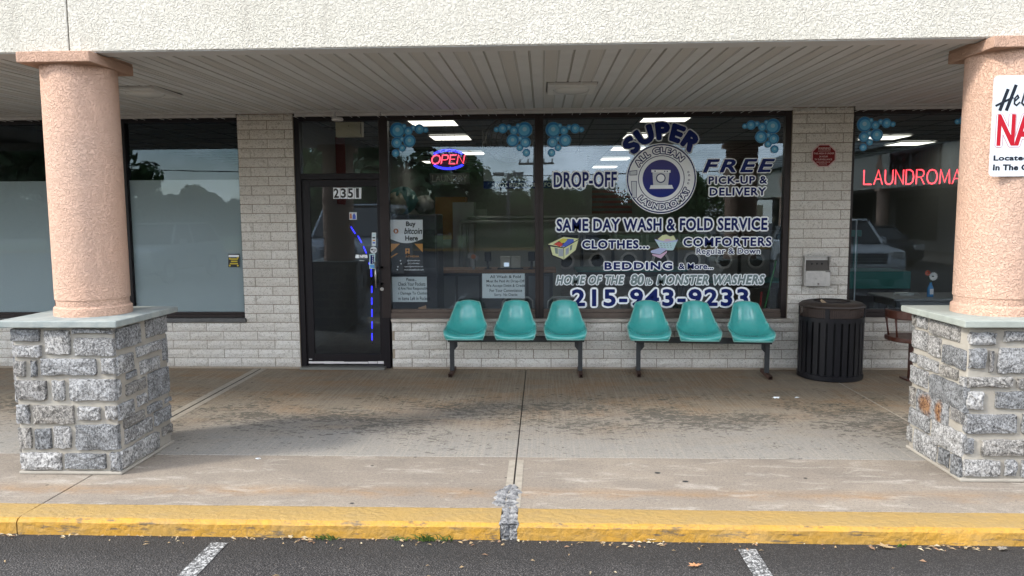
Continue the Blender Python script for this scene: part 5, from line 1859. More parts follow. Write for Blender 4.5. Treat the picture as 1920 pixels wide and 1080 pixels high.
# guard fan
fx, fzz = fY(955, 262, 1.3)
F2 = thing('guard_fan', (fx, 1.3, fzz), 'large round wall fan with wire guard behind the bubble stickers', 'fan')
m = MB()
for r_ in (.30, .24, .17, .1):
    m.tube([(fx + r_ * math.cos(2 * PI * k / 28), 1.3 - .06 * (1 - r_ / .3), fzz + r_ * math.sin(2 * PI * k / 28)) for k in range(29)], .006 if r_ < .3 else .013, 5)
for k in range(16):
    a = 2 * PI * k / 16
    m.tube([(fx, 1.24, fzz), (fx + .3 * math.cos(a), 1.3, fzz + .3 * math.sin(a))], .003, 4)
obj('guard', m, M['dark_steel'], F2)
for k in range(3):
    a = 2 * PI * k / 3 + .5
    m = MB()
    p = [(fx + .05 * math.cos(a - .3), 1.34, fzz + .05 * math.sin(a - .3)), (fx + .26 * math.cos(a - .35), 1.31, fzz + .26 * math.sin(a - .35)), (fx + .27 * math.cos(a + .35), 1.37, fzz + .27 * math.sin(a + .35)), (fx + .05 * math.cos(a + .5), 1.36, fzz + .05 * math.sin(a + .5))]
    m.add(p + [(x, y + .006, z) for x, y, z in p], [(0, 1, 2, 3), (7, 6, 5, 4), (0, 4, 5, 1), (1, 5, 6, 2), (2, 6, 7, 3), (3, 7, 4, 0)])
    obj('blade', m, M['cab'], F2)
m = MB(); m.tube([(fx - .34, 1.36, fzz - .15), (fx - .34, 1.36, fzz + .12), (fx + .2, 1.4, 3.0)], .018, 6); m.tube([(fx - .36, 1.36, fzz - .02), (fx - .28, 1.36, fzz - .02)], .02, 6); obj('bracket', m, M['dark_steel'], F2)
# hanging price board
x0, z1 = fY(906, 289, 2.2); x1, z0 = fY(1100, 338, 2.2)
H2 = thing('hanging_board', ((x0 + x1) / 2, 2.2, z1), 'hanging price board with a navy strip, behind the window mullion', 'sign')
m = MB(); m.box(x0, x1, 2.2, 2.22, z0, z1); obj('board', m, cmat('menu_board', (.22, .25, .27)), H2)
m = MB(); m.box(x0, x1, 2.195, 2.2, z0 - .11, z0 - .002); obj('navy_strip', m, M['navy'], H2)
m = MB(); letter_mb('NOT RESPONSIBLE FOR ITE', x0 + .17, x0 + 1.15, z0 - .085, z0 - .03, 2.193, bold=.02, mb=m); obj('lettering', m, M['white_v'], H2)
m = MB()
for xx in (x0 + .1, x1 - .1): m.tube([(xx, 2.21, z1), (xx, 2.21, 3.02)], .004, 4)
obj('wire', m, M['ink'], H2)
# banners near the door
Rb = thing('banner', (fY(632, 300, 2.6)[0], 2.6, 2.2), 'red banner hanging inside behind the door number', 'banner')
x0, z1 = fY(613, 258, 2.6); x1, z0 = fY(650, 384, 2.6)
m = MB(); m.box(x0, x1, 2.6, 2.606, z0 + .1, z1); m.prism([(x0, z0 + .1), (x1, z0 + .1), (x1 - .02, z0), (x0 + .08, z0 + .02)], 2.6, 2.606, axis='y'); obj('cloth', m, cmat('banner_red', (.16, .006, .012)), Rb)
Nb = thing('banner', (fY(600, 300, 2.7)[0], 2.7, 2.2), 'navy banner hanging inside beside the red one', 'banner')
x0, z1 = fY(584, 240, 2.7); x1, z0 = fY(615, 372, 2.7)
m = MB(); m.box(x0, x1, 2.7, 2.706, z0, z1); obj('cloth', m, cmat('banner_navy', (.008, .012, .045)), Nb)
# blue light strip
L_ = thing('light_strip', (fY(696, 560, .5)[0], .5, 0), 'dashed blue light strip glowing inside the glass door', 'light strip')
for (a, b) in (((658, 425), (666, 438)), ((671, 442), (678, 455)), ((681.5, 462), (687, 475)), ((692, 492), (692.5, 496)), ((696, 505), (696.5, 519)), ((697, 536), (697, 549)), ((697, 558), (697, 571)), ((697.3, 580), (697.3, 594)), ((697.5, 603), (697.5, 616)), ((697.5, 625), (697.5, 638))):
    m = MB(); p, q = fY(*a, .5), fY(*b, .5); m.tube([(p[0], .5, p[1]), (q[0], .5, q[1])], .009, 6); obj('lamp', m, M['neon_blue'], L_)
m = MB(); pts = [fY(*q, .515) for q in ((656, 421), (688, 476), (697, 505), (698, 645))]; m.tube([(a, .517, b) for a, b in pts], .008, 5); obj('backing', m, M['ink'], L_)


def cafe_chair(x, y, rz, label):
    T = thing('cafe_chair', (x, y, .004), label, 'chair', 'grey metal cafe chairs', rz)
    m = MB(); m.prism([(.18 * math.copysign(abs(math.cos(a)) ** .6, math.cos(a)), .18 * math.copysign(abs(math.sin(a)) ** .6, math.sin(a))) for a in [2 * PI * k / 24 for k in range(24)]], .435, .455); obj('seat', m, M['chairsteel'], T, bevel=.005, local=True)
    for sx_ in (-1, 1):
        for sy_ in (-1, 1):
            m = MB(); m.tube([(.15 * sx_, .15 * sy_, .44), (.21 * sx_, .21 * sy_, 0)], .011, 6); obj('leg', m, M['chairsteel'], T, local=True)
    m = MB(); m.tube([(-.175, -.1, .45), (-.19, -.16, .62), (-.18, -.19, .74), (-.13, -.20, .785), (0, -.205, .79), (.13, -.20, .785), (.18, -.19, .74), (.19, -.16, .62), (.175, -.1, .45)], .012, 8); obj('back_frame', m, M['chairsteel'], T, smooth=True, local=True)
    m = MB(); m.prism([(-.07, .455), (.07, .455), (.085, .785), (-.085, .785)], -.205, -.198, axis='y'); obj('back_plate', m, M['chairsteel'], T, local=True)
    return T
cafe_chair(fY(968, 545, .75)[0], .62, .15, 'grey metal cafe chair behind the payment notice')
cafe_chair(fY(1058, 545, .75)[0], .62, -.1, 'grey metal cafe chair behind the third green seat')
cafe_chair(fY(1185, 545, .85)[0], .75, .05, 'grey metal cafe chair behind the phone number lettering')
cafe_chair(fY(1690, 540, .95)[0], 1.0, -.05, 'grey metal cafe chair at the table in the right window')


def table(x0, x1, y0, y1, z, mat, label, lm):
    T = thing('table', ((x0 + x1) / 2, (y0 + y1) / 2, .004), label, 'table')
    m = MB(); m.box(x0, x1, y0, y1, z - .03, z); obj('tabletop', m, mat, T, bevel=.004)
    m = MB(); m.box(x0 + .06, x1 - .06, y0 + .06, y1 - .06, z - .11, z - .031); obj('apron', m, lm, T)
    for a in (x0 + .08, x1 - .08):
        for b in (y0 + .08, y1 - .08):
            m = MB(); m.box(a - .02, a + .02, b - .02, b + .02, .006, z - .03); obj('leg', m, lm, T)
    return T
tgrey = cmat('table_grey', (.16, .17, .175), .4)
table(4.15, 5.5, .42, 1.15, .765, tgrey, 'grey cafe table in the right window with a blue bottle on it', tgrey)
table(.55, 2.35, 3.6, 4.5, .88, M['tealtop'], 'teal folding table in the middle of the laundry', M['in_dark'])
table(1.9, 3.4, 1.9, 2.6, .85, M['tealtop'], 'teal folding table near the right end of the lettered window', M['in_dark'])
# teal seat row inside the right shop
T_ = thing('teal_counter', (4.6, 2.6, 0), 'long teal laminate folding counter inside the right window', 'counter')
m = MB(); m.box(3.7, 5.35, 2.5, 3.2, .68, .93); obj('front_board', m, M['tealtop'], T_)
m = MB(); m.box(3.65, 5.4, 2.6, 3.2, .006, .68); obj('cabinet', m, M['in_dark'], T_)
m = MB(); m.box(4.1, 4.9, 3.15, 3.2, 1.42, 1.52); m.box(4.15, 4.2, 3.16, 3.2, .93, 1.42); m.box(4.8, 4.85, 3.16, 3.2, .93, 1.42); obj('shelf', m, M['tealtop'], T_)
# bottle vase with flowers
vx, vz = fY(1744, 552, .62)
V_ = thing('flower_vase', (vx, .62, .765), 'blue bottle with a white daisy and a red flower on the grey table', 'vase')
m = MB(); m.lathe([(.001, .766), (.034, .767), (.036, .80), (.035, .87), (.022, .90), (.014, .915), (.014, .935), (.016, .94)], vx, .62, 20); obj('bottle', m, cmat('blue_bottle', (.06, .25, .55), .15), V_, smooth=True)
m = MB(); m.box(vx - .022, vx + .018, .582, .584, .80, .865); obj('bottle_label', m, M['pale_v'], V_)
for (dx, dz, r_, c, lab) in ((.012, 1.015, .055, cmat('petal_white', (.62, .62, .62)), 'white daisy head'), (-.055, 1.055, .035, cmat('petal_red', (.45, .08, .04)), 'red flower head')):
    m = MB()
    for k in range(14):
        a = 2 * PI * k / 14
        d = Vector((math.cos(a), -.25, math.sin(a)))
        s_ = Vector((-math.sin(a), 0, math.cos(a)))
        c0 = Vector((vx + dx, .60, dz))
        m.add([c0 + d * r_ * .2 - s_ * .004, c0 + d * r_ * .2 + s_ * .004, c0 + d * r_ * .75 + s_ * .009, c0 + d * r_, c0 + d * r_ * .75 - s_ * .009], [(0, 1, 2, 3, 4)])
    o = obj('flower', m, c, V_); o['label'] = lab
    m = MB(); m.tube([(vx, .62, .93), (vx + dx, .605, dz)], .003, 4); obj('stem', m, cmat('stem', (.05, .13, .03)), V_)
# mop pole and broom
m = MB(); a, b = fY(1606, 412, .30), fY(1603, 545, .30)
m.tube([(a[0] - .06, .30, a[1] + .0), (a[0], .30, a[1]), (b[0], .30, b[1] - .6)], .008, 6); tag(obj('pole', m, cmat('pole_pale', (.42, .47, .52), .3)), 'thin pale pole standing just inside the right window', 'pole')
m = MB(); a, b = fY(1456, 482, .35), fY(1424, 582, .35)
m.tube([(b[0] - .02, .35, b[1] - .35), (a[0], .35, a[1] - .04)], .010, 6); br_ = tag(obj('broom', m, cmat('broom_green', (.02, .20, .05), .4)), 'broom with green handle leaning at the right end of the lettered window', 'broom')
m = MB(); m.box(b[0] - .16, b[0] + .12, .32, .38, .006, .12); obj('bristles', m, M['in_dark'], br_)
m = MB(); a, b = fY(1428, 547, .4), fY(1422, 575, .4); m.tube([(b[0], .4, b[1] - .4), (a[0], .4, a[1])], .012, 6); tag(obj('dustpan_handle', m, cmat('handle_red', (.35, .015, .02), .4)), 'short red handle beside the green broom', 'handle')
# washers along the back
for k in range(9):
    x = -.2 + k * .80
    T = thing('washing_machine', (x, 10.9, .004), 'steel front-loading washer in the back row, number %s from the left' % ('one', 'two', 'three', 'four', 'five', 'six', 'seven', 'eight', 'nine')[k], 'washing machine', 'washers in the back row')
    m = MB(); m.box(x - .36, x + .36, 10.5, 11.3, .006, 1.35); obj('body', m, M['cab'], T, bevel=.01)
    m = MB(); m.prism([(x + .22 * math.cos(2 * PI * q / 24), .62 + .22 * math.sin(2 * PI * q / 24)) for q in range(24)], 10.46, 10.50, axis='y'); dd = obj('door', m, M['stainless'], T)
    m = MB(); m.prism([(x + .16 * math.cos(2 * PI * q / 24), .62 + .16 * math.sin(2 * PI * q / 24)) for q in range(24)], 10.452, 10.459, axis='y'); obj('door_glass', m, M['ink'], dd)
    m = MB(); m.box(x - .3, x + .3, 10.49, 10.5, 1.08, 1.28); obj('control_panel', m, M['in_dark'], T)
# flag-striped cloth seen through the badge window
Fg = thing('striped_banner', (1.1, 6.2, 1.9), 'dark red and grey striped banner hanging behind the round badge', 'banner')
x0, z1 = fY(1110, 352, 6.2); x1, z0 = fY(1185, 400, 6.2)
m = MB()
for k in range(5): m.box(x0, x1, 6.2, 6.21, z0 + (z1 - z0) * k / 5, z0 + (z1 - z0) * (k + .5) / 5, 0); m.box(x0, x1, 6.2, 6.21, z0 + (z1 - z0) * (k + .5) / 5, z0 + (z1 - z0) * (k + 1) / 5, 1)
obj('cloth', m, [cmat('stripe_red', (.10, .012, .012)), M['in_dark']], Fg)
M_l = cmat('wall_letters', (.20, .20, .19))
m = MB(); letter_mb('LAUNDRY', fY(805, 0, 4)[0], fY(872, 0, 4)[0], fY(840, 341, 4)[1], fY(840, 328, 4)[1], 4.0, bold=.0, mb=m); m.box(fY(800, 0, 4.01)[0], fY(876, 0, 4.01)[0], 4.004, 4.03, fY(840, 346, 4)[1], fY(840, 325, 4)[1], 1)
tag(obj('laundry_board', m, [M_l, M['in_dark']]), 'dim board lettered LAUNDRY hanging under the open sign', 'sign')

# ================================================================== ACROSS THE LOT (mirrored in the windows)
M['leaf'] = []
for i, c in enumerate(((.045, .085, .022), (.065, .11, .03), (.03, .06, .02))):
    t = NT('foliage_%d' % i)
    t.col(t.mix(t.noise(t.co(), 1.5, 4), c, tuple(q * 1.7 for q in c))).set(Roughness=.6, Specular_IOR_Level=.3)
    M['leaf'].append(t.m)
M['bark'] = plain('bark', (.09, .07, .055), .9, wear=.4)
M['grass'] = plain('lawn', (.07, .11, .03), .9, wear=.4, wscale=3)


def tree(x, y, h, r_, label, seed, lm=0, low=.28):
    rnd = random.Random(seed)
    T = thing('tree', (x, y, GZ), label, 'tree', 'trees beyond the parking lot')
    m = MB()
    m.tube([(x, y, GZ), (x + .1, y, h * .3), (x + rnd.uniform(-.3, .3), y, h * .62)], [.035 * h, .026 * h, .012 * h], 8)
    for k in range(6):
        a = rnd.uniform(0, 2 * PI); z0 = h * rnd.uniform(.25, .5)
        m.tube([(x, y, z0), (x + r_ * .55 * math.cos(a), y + r_ * .55 * math.sin(a), z0 + h * .22)], [.012 * h, .004 * h], 5)
    obj('trunk', m, M['bark'], T)
    cl = []
    for k in range(26):
        a = rnd.uniform(0, 2 * PI); zz = rnd.uniform(low, .95)
        rr = r_ * math.sqrt(max(.05, 1 - ((zz - .55) / .5) ** 2)) * rnd.uniform(.3, .95)
        cl.append((x + rr * math.cos(a), y + rr * math.sin(a), h * zz, r_ * rnd.uniform(.22, .42)))
    m = MB()
    for k in range(4200):
        c = rnd.choice(cl)
        d = Vector((rnd.gauss(0, 1), rnd.gauss(0, 1), rnd.gauss(0, 1))).normalized()
        p = Vector(c[:3]) + d * c[3] * rnd.uniform(.6, 1.05)
        s_ = rnd.uniform(.13, .26) * (h / 7)
        u = d.orthogonal().normalized(); u.rotate(Matrix.Rotation(rnd.uniform(0, 6.28), 3, d)); w_ = (d + Vector((rnd.uniform(-.6, .6), rnd.uniform(-.6, .6), rnd.uniform(-.6, .6)))).cross(u).normalized()
        m.add([p - u * s_, p - w_ * s_ * .6, p + u * s_, p + w_ * s_ * .6], [(0, 1, 2, 3)])
    obj('crown', m, M['leaf'][lm], T)


TL = ['rounded dark green tree', 'loose pale green tree', 'broad spreading tree', 'tall narrow tree', 'low bushy tree']
k = 0
for (x, y, h, r_) in ((-23.5, -31, 8.5, 2.8), (-13.5, -32, 7.0, 2.2), (-8.0, -30, 8.2, 2.9), (-4.9, -32, 5.2, 2.0), (0.5, -46, 4.3, 2.4), (4.8, -48, 4.0, 2.3), (9.5, -46, 4.6, 2.5), (13, -47, 4.4, 2.4), (-29, -34, 9, 3.6), (-3.5, -50, 4.7, 2.6), (-11.2, -36, 7.5, 2.4), (-36, -36, 9, 4)):
    tree(x, y, h, r_, '%s across the lot, %s' % (TL[k % 5], ('seen in the left window', 'seen in the frosted window', 'seen under the open sign', 'seen beside the price board', 'seen behind the drop-off lettering', 'seen behind the badge', 'seen right of the badge', 'seen under the free lettering', 'at the far left', 'behind the other trees', 'near the far wing', 'last on the left')[k]), 40 + k, k % 3)
    k += 1
# planted island with a yellow kerb
m = MB(); m.box(-40, 14.5, -60, -31.8, GZ - .05, GZ + .12); tag(obj('lawn', m, M['grass']), kind='structure')
m = MB(); m.box(-40, 14.5, -31.8, -31.6, GZ - .05, GZ + .14); tag(obj('far_kerb', m, M['yellow']), kind='structure')
# shrubs in the island
for k, x in enumerate((-9.5, -7.2, -3.2, -1.4, .6, 3.0)):
    rnd = random.Random(k)
    m = MB()
    for q in range(900):
        d = Vector((rnd.gauss(0, 1), rnd.gauss(0, 1), abs(rnd.gauss(0, 1)))).normalized()
        p = Vector((d.x * 1.3, d.y * .9, d.z * 1.15)) * rnd.uniform(.75, 1.02)
        u = d.orthogonal().normalized(); w_ = d.cross(u)
        s_ = .07
        m.add([p - u * s_, p - w_ * s_, p + u * s_, p + w_ * s_], [(0, 1, 2, 3)])
    o = obj('shrub', m, M['leaf'][k % 3]); o.location = (x, -33.2 - .3 * (k % 2), GZ + .1)
    tag(o, 'rounded shrub on the planted island, %s from the left' % ('first', 'second', 'third', 'fourth', 'fifth', 'sixth')[k], 'shrub', 'shrubs on the island')
m = MB(); rnd = random.Random(77)
for q in range(26000):
    x = rnd.uniform(-60, 15)
    top = 3.7 + .6 * math.sin(x * .5) + .5 * math.sin(x * 1.3 + 1) + .3 * math.sin(x * 3.1)
    p = Vector((x, -61 - rnd.uniform(0, 2.5), GZ + top * (1 - rnd.random() ** 1.4 * .95)))
    d = Vector((rnd.gauss(0, 1), rnd.gauss(0, 1), rnd.gauss(0, 1))).normalized()
    u = d.orthogonal().normalized(); w_ = d.cross(u); s_ = rnd.uniform(.2, .42)
    m.add([p - u * s_, p - w_ * s_, p + u * s_, p + w_ * s_], [(0, 1, 2, 3)])
tag(obj('far_wood', m, M['leaf'][2]), 'dark green wood closing the view far across the lot', 'wood', kind='stuff')
# utility pole with crossarm and wires, lamp standard
U_ = thing('utility_pole', (-.45, -38, GZ), 'wooden utility pole with crossarm mirrored beside the window mullion', 'utility pole')
m = MB(); m.tube([(-.45, -38, GZ), (-.35, -38, 12)], [.19, .14], 10); obj('pole', m, M['bark'], U_)
m = MB(); m.box(-1.5, .7, -38.1, -37.9, 4.98, 5.1); m.box(-1.5, .7, -38.1, -37.9, 8.9, 9.02); obj('crossarm', m, M['bark'], U_)
m = MB()
for xx in (-1.4, -.9, .1, .6): m.tube([(xx, -38, 5.1), (xx, -38, 5.32)], .05, 6); m.tube([(xx, -38, 9.02), (xx, -38, 9.24)], .05, 6)
obj('insulator', m, M['cab'], U_)
for z_ in (5.3, 7.1, 9.2):
    m = MB()
    for dy in (0, .5): m.tube([(-45 + 90 * q / 16, -38 - dy, z_ - 1.0 * math.sin(PI * q / 16) + .8 * abs(q / 16 - .5)) for q in range(17)], .022, 4)
    obj('wire', m, M['ink'], U_)
S2 = thing('street_lamp', (-1.9, -33, GZ), 'tall twin-headed lot lamp mirrored above the counter', 'street lamp')
m = MB(); m.tube([(-1.9, -33, GZ), (-1.9, -33, 4.1)], [.11, .07], 8); obj('pole', m, M['dark_steel'], S2)
m = MB(); m.box(-2.75, -2.15, -33.2, -32.8, 4.08, 4.22); m.box(-1.65, -1.05, -33.2, -32.8, 4.08, 4.22); m.box(-2.2, -1.6, -33.04, -32.96, 4.1, 4.16); obj('lamp_head', m, M['dark_steel'], S2, bevel=.03)

car_white = plain('car_white', (.55, .56, .57), .25, .1)
car_silver = plain('car_silver', (.28, .30, .32), .3, .5)
car_dark = plain('car_dark', (.03, .035, .045), .25, .3)
car_glass = plain('car_glass', (.012, .016, .02), .06)
tyre = plain('tyre', (.02, .02, .02), .8)


def vehicle(name, x, y, rz, L, Wd, H, belt, prof_lo, prof_hi, paint, label, cat, wr=.34, wb=None):
    """front faces local -y ; prof_* are (y, z) outlines as fractions of L and metres"""
    T = thing(name, (x, y, GZ), label, cat, None, rz)
    w = Wd / 2
    wb = wb or L * .30
    m = MB()
    lo = [(a * L, b) for a, b in prof_lo]
    rings = [(-w, .93), (-w * .96, 1), (w * .96, 1), (w, .93)]
    vs = []
    zc = .75
    for xx, s_ in ((-w, .94), (-w * .93, 1.0), (w * .93, 1.0), (w, .94)):
        vs += [(xx, a * (1 - (1 - s_) * .35), zc + (b - zc) * s_) for a, b in lo]
    n = len(lo)
    fs = [(i * n + j, i * n + (j + 1) % n, (i + 1) * n + (j + 1) % n, (i + 1) * n + j) for i in range(3) for j in range(n)] + [tuple(range(n))[::-1], tuple(3 * n + j for j in range(n))]
    m.add(vs, fs)
    obj('body', m, paint, T, local=True, bevel=.04, smooth=True, angle=40)
    hi = [(a * L, b) for a, b in prof_hi]
    m = MB()
    vs = []
    zb_ = min(b for a, b in hi); zt2 = max(b for a, b in hi)
    for sg in (-1, 1):
        vs += [(sg * w * (.93 - .16 * (b - zb_) / (zt2 - zb_)), a, b) for a, b in hi]
    n = len(hi)
    m.add(vs, [(j, (j + 1) % n, n + (j + 1) % n, n + j) for j in range(n)] + [tuple(range(n))[::-1], tuple(n + j for j in range(n))])
    obj('windows', m, car_glass, T, local=True, bevel=.03)
    m = MB()
    top = [(a, b) for a, b in hi if b > zt2 - .12]
    ya, yb_ = min(a for a, b in top), max(a for a, b in top)
    m.box(-w * .77, w * .77, ya - .02, yb_ + .02, zt2 - .03, zt2 + .035)
    obj('roof', m, paint, T, local=True, bevel=.03)
    m = MB()
    for sg in (-1, 1):
        for (a, b) in ((hi[0], hi[1]), (hi[-1], hi[-2])):
            m.tube([(sg * w * .935, a[0], a[1]), (sg * w * .775, b[0], b[1])], .035, 6)
        m.tube([(sg * w * .93, .05 * L, zb_), (sg * w * .78, .05 * L, zt2)], .03, 6)
    obj('pillars', m, paint, T, local=True)
    for sg in (-1, 1):
        for yy in (-wb, wb):
            m = MB(); m.prism([(yy + wr * math.cos(2 * PI * k / 24), wr + wr * math.sin(2 * PI * k / 24)) for k in range(24)], sg * w - .12 if sg > 0 else -w - .01, w + .01 if sg > 0 else -w + .12, axis='x')
            wh = obj('wheel', m, tyre, T, local=True, bevel=.02)
            m = MB(); m.prism([(yy + wr * .6 * math.cos(2 * PI * k / 20), wr + wr * .6 * math.sin(2 * PI * k / 20)) for k in range(20)], sg * (w + .01), sg * (w + .02), axis='x'); obj('rim', m, car_silver, wh, local=True)
        m = MB(); m.box(sg * w * .78 - .16, sg * w * .78 + .16, -L / 2 - .012, -L / 2 + .10, belt - .30, belt - .12); obj('headlight', m, cmat('headlamp', (.6, .6, .58), .1), T, local=True, bevel=.02)
        m = MB(); m.box(sg * w + (0 if sg > 0 else -.18), sg * w + (.18 if sg > 0 else 0), -L * .17, -L * .14, belt + .02, belt + .18); obj('mirror', m, paint, T, local=True, bevel=.02)
    m = MB()
    for k in range(4): m.box(-w * .5, w * .5, -L / 2 - .015, -L / 2 + .03, belt - .42 + k * .07, belt - .38 + k * .07)
    obj('grille', m, car_dark, T, local=True)
    m = MB(); m.box(-w * .9, w * .9, -L / 2 - .05, -L / 2 + .1, .28, .48); obj('bumper', m, car_dark, T, local=True, bevel=.03)
    return T


suv_lo = [(-.5, .35), (-.5, .80), (-.47, .98), (-.22, 1.10), (.48, 1.12), (.5, .9), (.5, .35)]
suv_hi = [(-.24, 1.10), (-.12, 1.66), (.36, 1.70), (.475, 1.12)]
van_lo = [(-.5, .35), (-.5, .95), (-.46, 1.18), (-.36, 1.32), (.5, 1.34), (.5, .35)]
van_hi = [(-.37, 1.32), (-.24, 2.15), (.495, 2.2), (.5, 1.34)]
sed_lo = [(-.5, .32), (-.5, .66), (-.46, .80), (-.2, .93), (.36, .98), (.48, .94), (.5, .7), (.5, .32)]
sed_hi = [(-.22, .93), (-.08, 1.38), (.18, 1.40), (.36, .98)]
vehicle('parked_van', -5.4, -13.6, PI, 5.6, 2.0, 2.2, 1.25, van_lo, van_hi, car_silver, 'pale grey passenger van mirrored in the glass door', 'van', .36, 1.8)
vehicle('parked_car', 7.9, -12.0, PI, 4.6, 1.9, 1.7, 1.08, suv_lo, suv_hi, car_white, 'white sport utility car mirrored in the right window', 'car', .37, 1.4)
vehicle('parked_car', -11.6, -13.5, PI, 4.6, 1.85, 1.65, 1.08, suv_lo, suv_hi, car_silver, 'silver sport utility car mirrored in the frosted window', 'car', .36, 1.4)
vehicle('parked_car', 1.6, -25.5, PI, 4.5, 1.8, 1.4, .92, sed_lo, sed_hi, car_dark, 'dark sedan across the lot behind the clothes lettering', 'car', .33, 1.35)
vehicle('parked_car', 12.2, -19.5, PI, 4.5, 1.8, 1.4, .92, sed_lo, sed_hi, car_dark, 'dark sedan in front of the far shop wing', 'car', .33, 1.35)

# the other wing of the strip, running away along the right of the lot
Wg = thing('shop_wing', (16, -27, GZ), 'long cream stucco shop wing with coral diamonds and columns', 'building')
XW = 15.2
m = MB(); m.box(XW, XW + .3, -52, -8, 2.9, 4.7); obj('fascia_panel', m, M['fascia'], Wg)
m = MB(); m.box(XW + .3, XW + 3.4, -52, -8, 2.95, 3.1); obj('canopy', m, M['vinyl'], Wg)
m = MB(); m.box(XW + 3.3, XW + 12, -52, -8, GZ, 4.2); obj('wall', m, cmat('wing_wall', (.16, .15, .14), .7), Wg)
m = MB(); m.prism([(XW - .4, 4.7), (XW + 6, 7.3), (XW + 12.2, 4.7)], -52.5, -8, axis='y'); obj('roof', m, cmat('shingles', (.13, .14, .13), .9), Wg)
m = MB(); m.box(XW - 1.0, XW + 3.3, -52, -8, GZ - .02, GZ + .10); obj('walkway', m, M['apron'], Wg)
for k in range(7):
    y = -11.9 - 6.9 * k
    m = MB(); m.lathe([(.26, 1.02), (.26, 2.85)], XW + .2, y, 20); obj('column', m, M['coral'], Wg, smooth=True)
    m = MB(); m.box(XW - .1, XW + .5, y - .3, y + .3, 2.8, 2.9); obj('capital', m, M['coral_dark'], Wg)
    m = MB(); m.box(XW - .15, XW + .55, y - .35, y + .35, GZ + .1, .98); m.box(XW - .2, XW + .6, y - .4, y + .4, .98, 1.03); obj('pier', m, M['granite'], Wg)
    m = MB(); m.prism([(y, 4.42), (y + .36, 3.8), (y, 3.18), (y - .36, 3.8)], XW - .03, XW - .001, axis='x'); obj('diamond', m, M['coral_dark'], Wg)
    m = MB(); m.box(XW + 3.28, XW + 3.299, y - 5.3, y - 1.2, .5, 2.6); obj('window', m, car_glass, Wg)
Sg = thing('shop_sign', (XW - .1, -24, 3.3), 'dark red channel letter shop sign on the far wing', 'sign')
m = MB(); m.box(XW - .12, XW - .03, -24.5, -20.5, 3.45, 4.4); obj('raceway', m, cmat('raceway', (.05, .03, .035)), Sg)
m = MB(); letter_mb('VALLEY NEWS', 0, 3.8, 3.55, 4.3, 0, bold=.04, mb=m)
m.v = [(XW - .14, -20.6 - x, z) for x, y, z in m.v]
obj('letters', m, cmat('sign_letters', (.5, .04, .05)), Sg)

# ================================================================== LITTER, LEAVES, TUFTS
lc = [cmat('dry_leaf_tan', (.30, .21, .11), .8), cmat('dry_leaf_brown', (.24, .14, .08), .8), cmat('dry_leaf_pale', (.42, .35, .23), .8)]
m = MB()
rnd = random.Random(11)
for k in range(380):
    x = rnd.uniform(-3.6, 3.4)
    dens = .5 + .5 * math.sin(x * 2.7 + 1) * math.sin(x * 1.1)
    if rnd.random() > .35 + .65 * dens: continue
    y = -4.330 - abs(rnd.gauss(0, .035)) if rnd.random() < .9 else rnd.uniform(-4.9, -4.4)
    L, w_ = rnd.uniform(.005, .022), rnd.uniform(.003, .008)
    a = rnd.gauss(0, .7); tl = rnd.uniform(-.4, .4)
    d = Vector((math.cos(a), math.sin(a), tl * .5)); n_ = Vector((-math.sin(a), math.cos(a), rnd.uniform(-.5, .5))).normalized()
    p = Vector((x, y, GZ + .006 + abs(tl) * .012))
    m.add([p - d * L, p - n_ * w_ + Vector((0, 0, .004)), p + d * L, p + n_ * w_ + Vector((0, 0, .006))], [(0, 1, 2, 3)], rnd.choice((0, 0, 1, 2)))
tag(obj('leaf_litter', m, lc), 'dry leaf litter gathered along the foot of the yellow kerb', 'leaf litter', kind='stuff')


def leaf(pxy, size, rz, mat, label):
    d = _w + _R * ((pxy[0] - 960) / CAMF) - _U * ((pxy[1] - 540) / CAMF)
    t_ = (GZ - CH) / d.z
    lob = [(0, 1), (.18, .55), (.62, .62), (.34, .2), (.72, -.05), (.25, -.18), (.3, -.6), (.05, -.45), (0, -1), (-.05, -.45), (-.3, -.6), (-.25, -.18), (-.72, -.05), (-.34, .2), (-.62, .62), (-.18, .55)]
    m = MB()
    m.add([(0, 0, .016)] + [(a * size * .7, b * size, .006 + .014 * abs(a) + .008 * abs(b)) for a, b in lob], [(0, i + 1, (i + 1) % 16 + 1) for i in range(16)])
    o = obj('fallen_leaf', m, mat); o.location = (d.x * t_, CY + d.y * t_, GZ + .002); o.rotation_euler.z = rz
    tag(o, label, 'leaf', 'fallen leaves')
leaf((1662, 1029), .055, 1.1, lc[0], 'large tan fallen leaf on the asphalt below the right pier')
leaf((1304, 1064), .048, 1.9, cmat('leaf_rust', (.42, .2, .09)), 'rust brown fallen leaf left of the right parking line')
leaf((545, 1011), .034, .4, lc[2], 'pale fallen leaf against the kerb right of the left parking line')
leaf((1880, 1032), .05, 2.2, cmat('leaf_grey', (.2, .18, .15)), 'grey fallen leaf at the lower right corner')
leaf((1220, 1015), .05, 1.5, lc[2], 'long pale scrap lying at the kerb foot')
leaf((1635, 1092 - 60), .03, .2, lc[1], 'dark brown fallen leaf beside the large tan one')


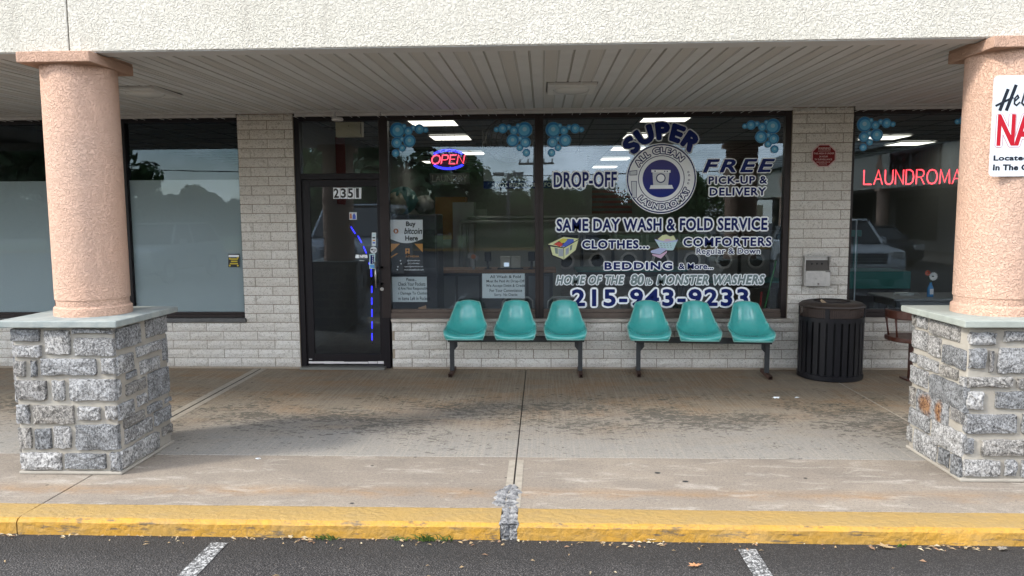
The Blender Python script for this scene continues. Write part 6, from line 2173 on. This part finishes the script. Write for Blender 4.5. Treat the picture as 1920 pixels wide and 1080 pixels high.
def tuft(x, n, h, label, y=-4.330, z=GZ):
    m = MB(); rnd = random.Random(int(x * 100))
    for k in range(n):
        a = rnd.uniform(0, PI) ; r0 = rnd.uniform(0, .03); b = Vector((x + rnd.gauss(0, .03), y - abs(rnd.gauss(0, .008)), z))
        d = Vector((math.cos(a) * rnd.uniform(.4, 1), -abs(math.sin(a)) * .4, rnd.uniform(.5, 1.1))).normalized()
        L = h * rnd.uniform(.4, 1)
        s_ = Vector((-d.z, 0, d.x)).normalized() * .0028
        mid = b + d * L * .6; tip = b + d * L + Vector((d.x, d.y, -.5)) * L * .35
        m.add([b - s_, b + s_, mid + s_, tip, mid - s_], [(0, 1, 2, 3, 4)])
    tag(obj('grass_tuft', m, cmat('weed', (.10, .16, .03), .6)), label, 'weed', 'weeds in the kerb joint')
tuft(fY(612, 1003, -4.35)[0], 26, .06, 'small weed tuft at the kerb below the left pier')
tuft(fY(800, 1000, -4.35)[0], 34, .085, 'larger weed tuft at the kerb left of the broken joint')
tuft(fY(828, 1000, -4.35)[0], 12, .09, 'thin weed blades just right of the larger tuft')
tuft(fY(750, 1004, -4.35)[0], 20, .05, 'low weed tuft left of the larger tuft')
tuft(fY(1690, 1015, -4.35)[0], 10, .04, 'tiny weed at the kerb below the right pier')
# weeds and debris at a bench foot, scraps on the walk
m = MB(); rnd = random.Random(3)
for k in range(70):
    x, y = rnd.gauss(.98, .07), -.1 + rnd.gauss(-.1, .1)
    a = rnd.uniform(0, 6.28); L = rnd.uniform(.008, .03)
    m.add([(x, y, .004), (x + L * math.cos(a), y + L * math.sin(a), .006), (x + L * math.cos(a) - .005, y + L * math.sin(a) + .006, .010)], [(0, 1, 2)])
tag(obj('dry_debris', m, cmat('debris', (.10, .07, .045))), 'dry twigs and debris around the middle bench foot', 'debris', kind='stuff')
for (q, s_, c, lab) in (((1455, 747), .05, M['white_v'], 'crumpled white tissue on the walkway before the bin'), ((1495, 747), .03, M['white_v'], 'thin curl of white string right of the tissue'), ((484, 862), .022, M['sign_white'], 'small white chip near the left pier')):
    d = _w + _R * ((q[0] - 960) / CAMF) - _U * ((q[1] - 540) / CAMF); t_ = (-CH) / d.z
    x, y = d.x * t_, CY + d.y * t_
    m = MB(); rn = random.Random(q[0])
    for k in range(5): m.add([(x + rn.uniform(-1, 1) * s_, y + rn.uniform(-.5, .5) * s_, .003), (x + rn.uniform(-1, 1) * s_, y + rn.uniform(-.5, .5) * s_, .012), (x + rn.uniform(-1, 1) * s_ * .6, y, .016)], [(0, 1, 2)])
    tag(obj('paper_scrap', m, c), lab, 'litter')
for k, q in enumerate(((1233, 887), (1510, 897), (1705, 947), (1285, 903), (660, 944), (1905, 940))):
    d = _w + _R * ((q[0] - 960) / CAMF) - _U * ((q[1] - 540) / CAMF); t_ = (-CH) / d.z
    x, y = d.x * t_, CY + d.y * t_
    m = MB(); m.add([(x + .020 * (1 - .35 * (k % 3)) * math.cos(2 * PI * j / 14), y + .016 * (1 - .35 * (k % 3)) * math.sin(2 * PI * j / 14), .002) for j in range(14)], [tuple(range(14))])
    o = obj('gum_spot', m, cmat('gum', (.03, .03, .03)), walk)
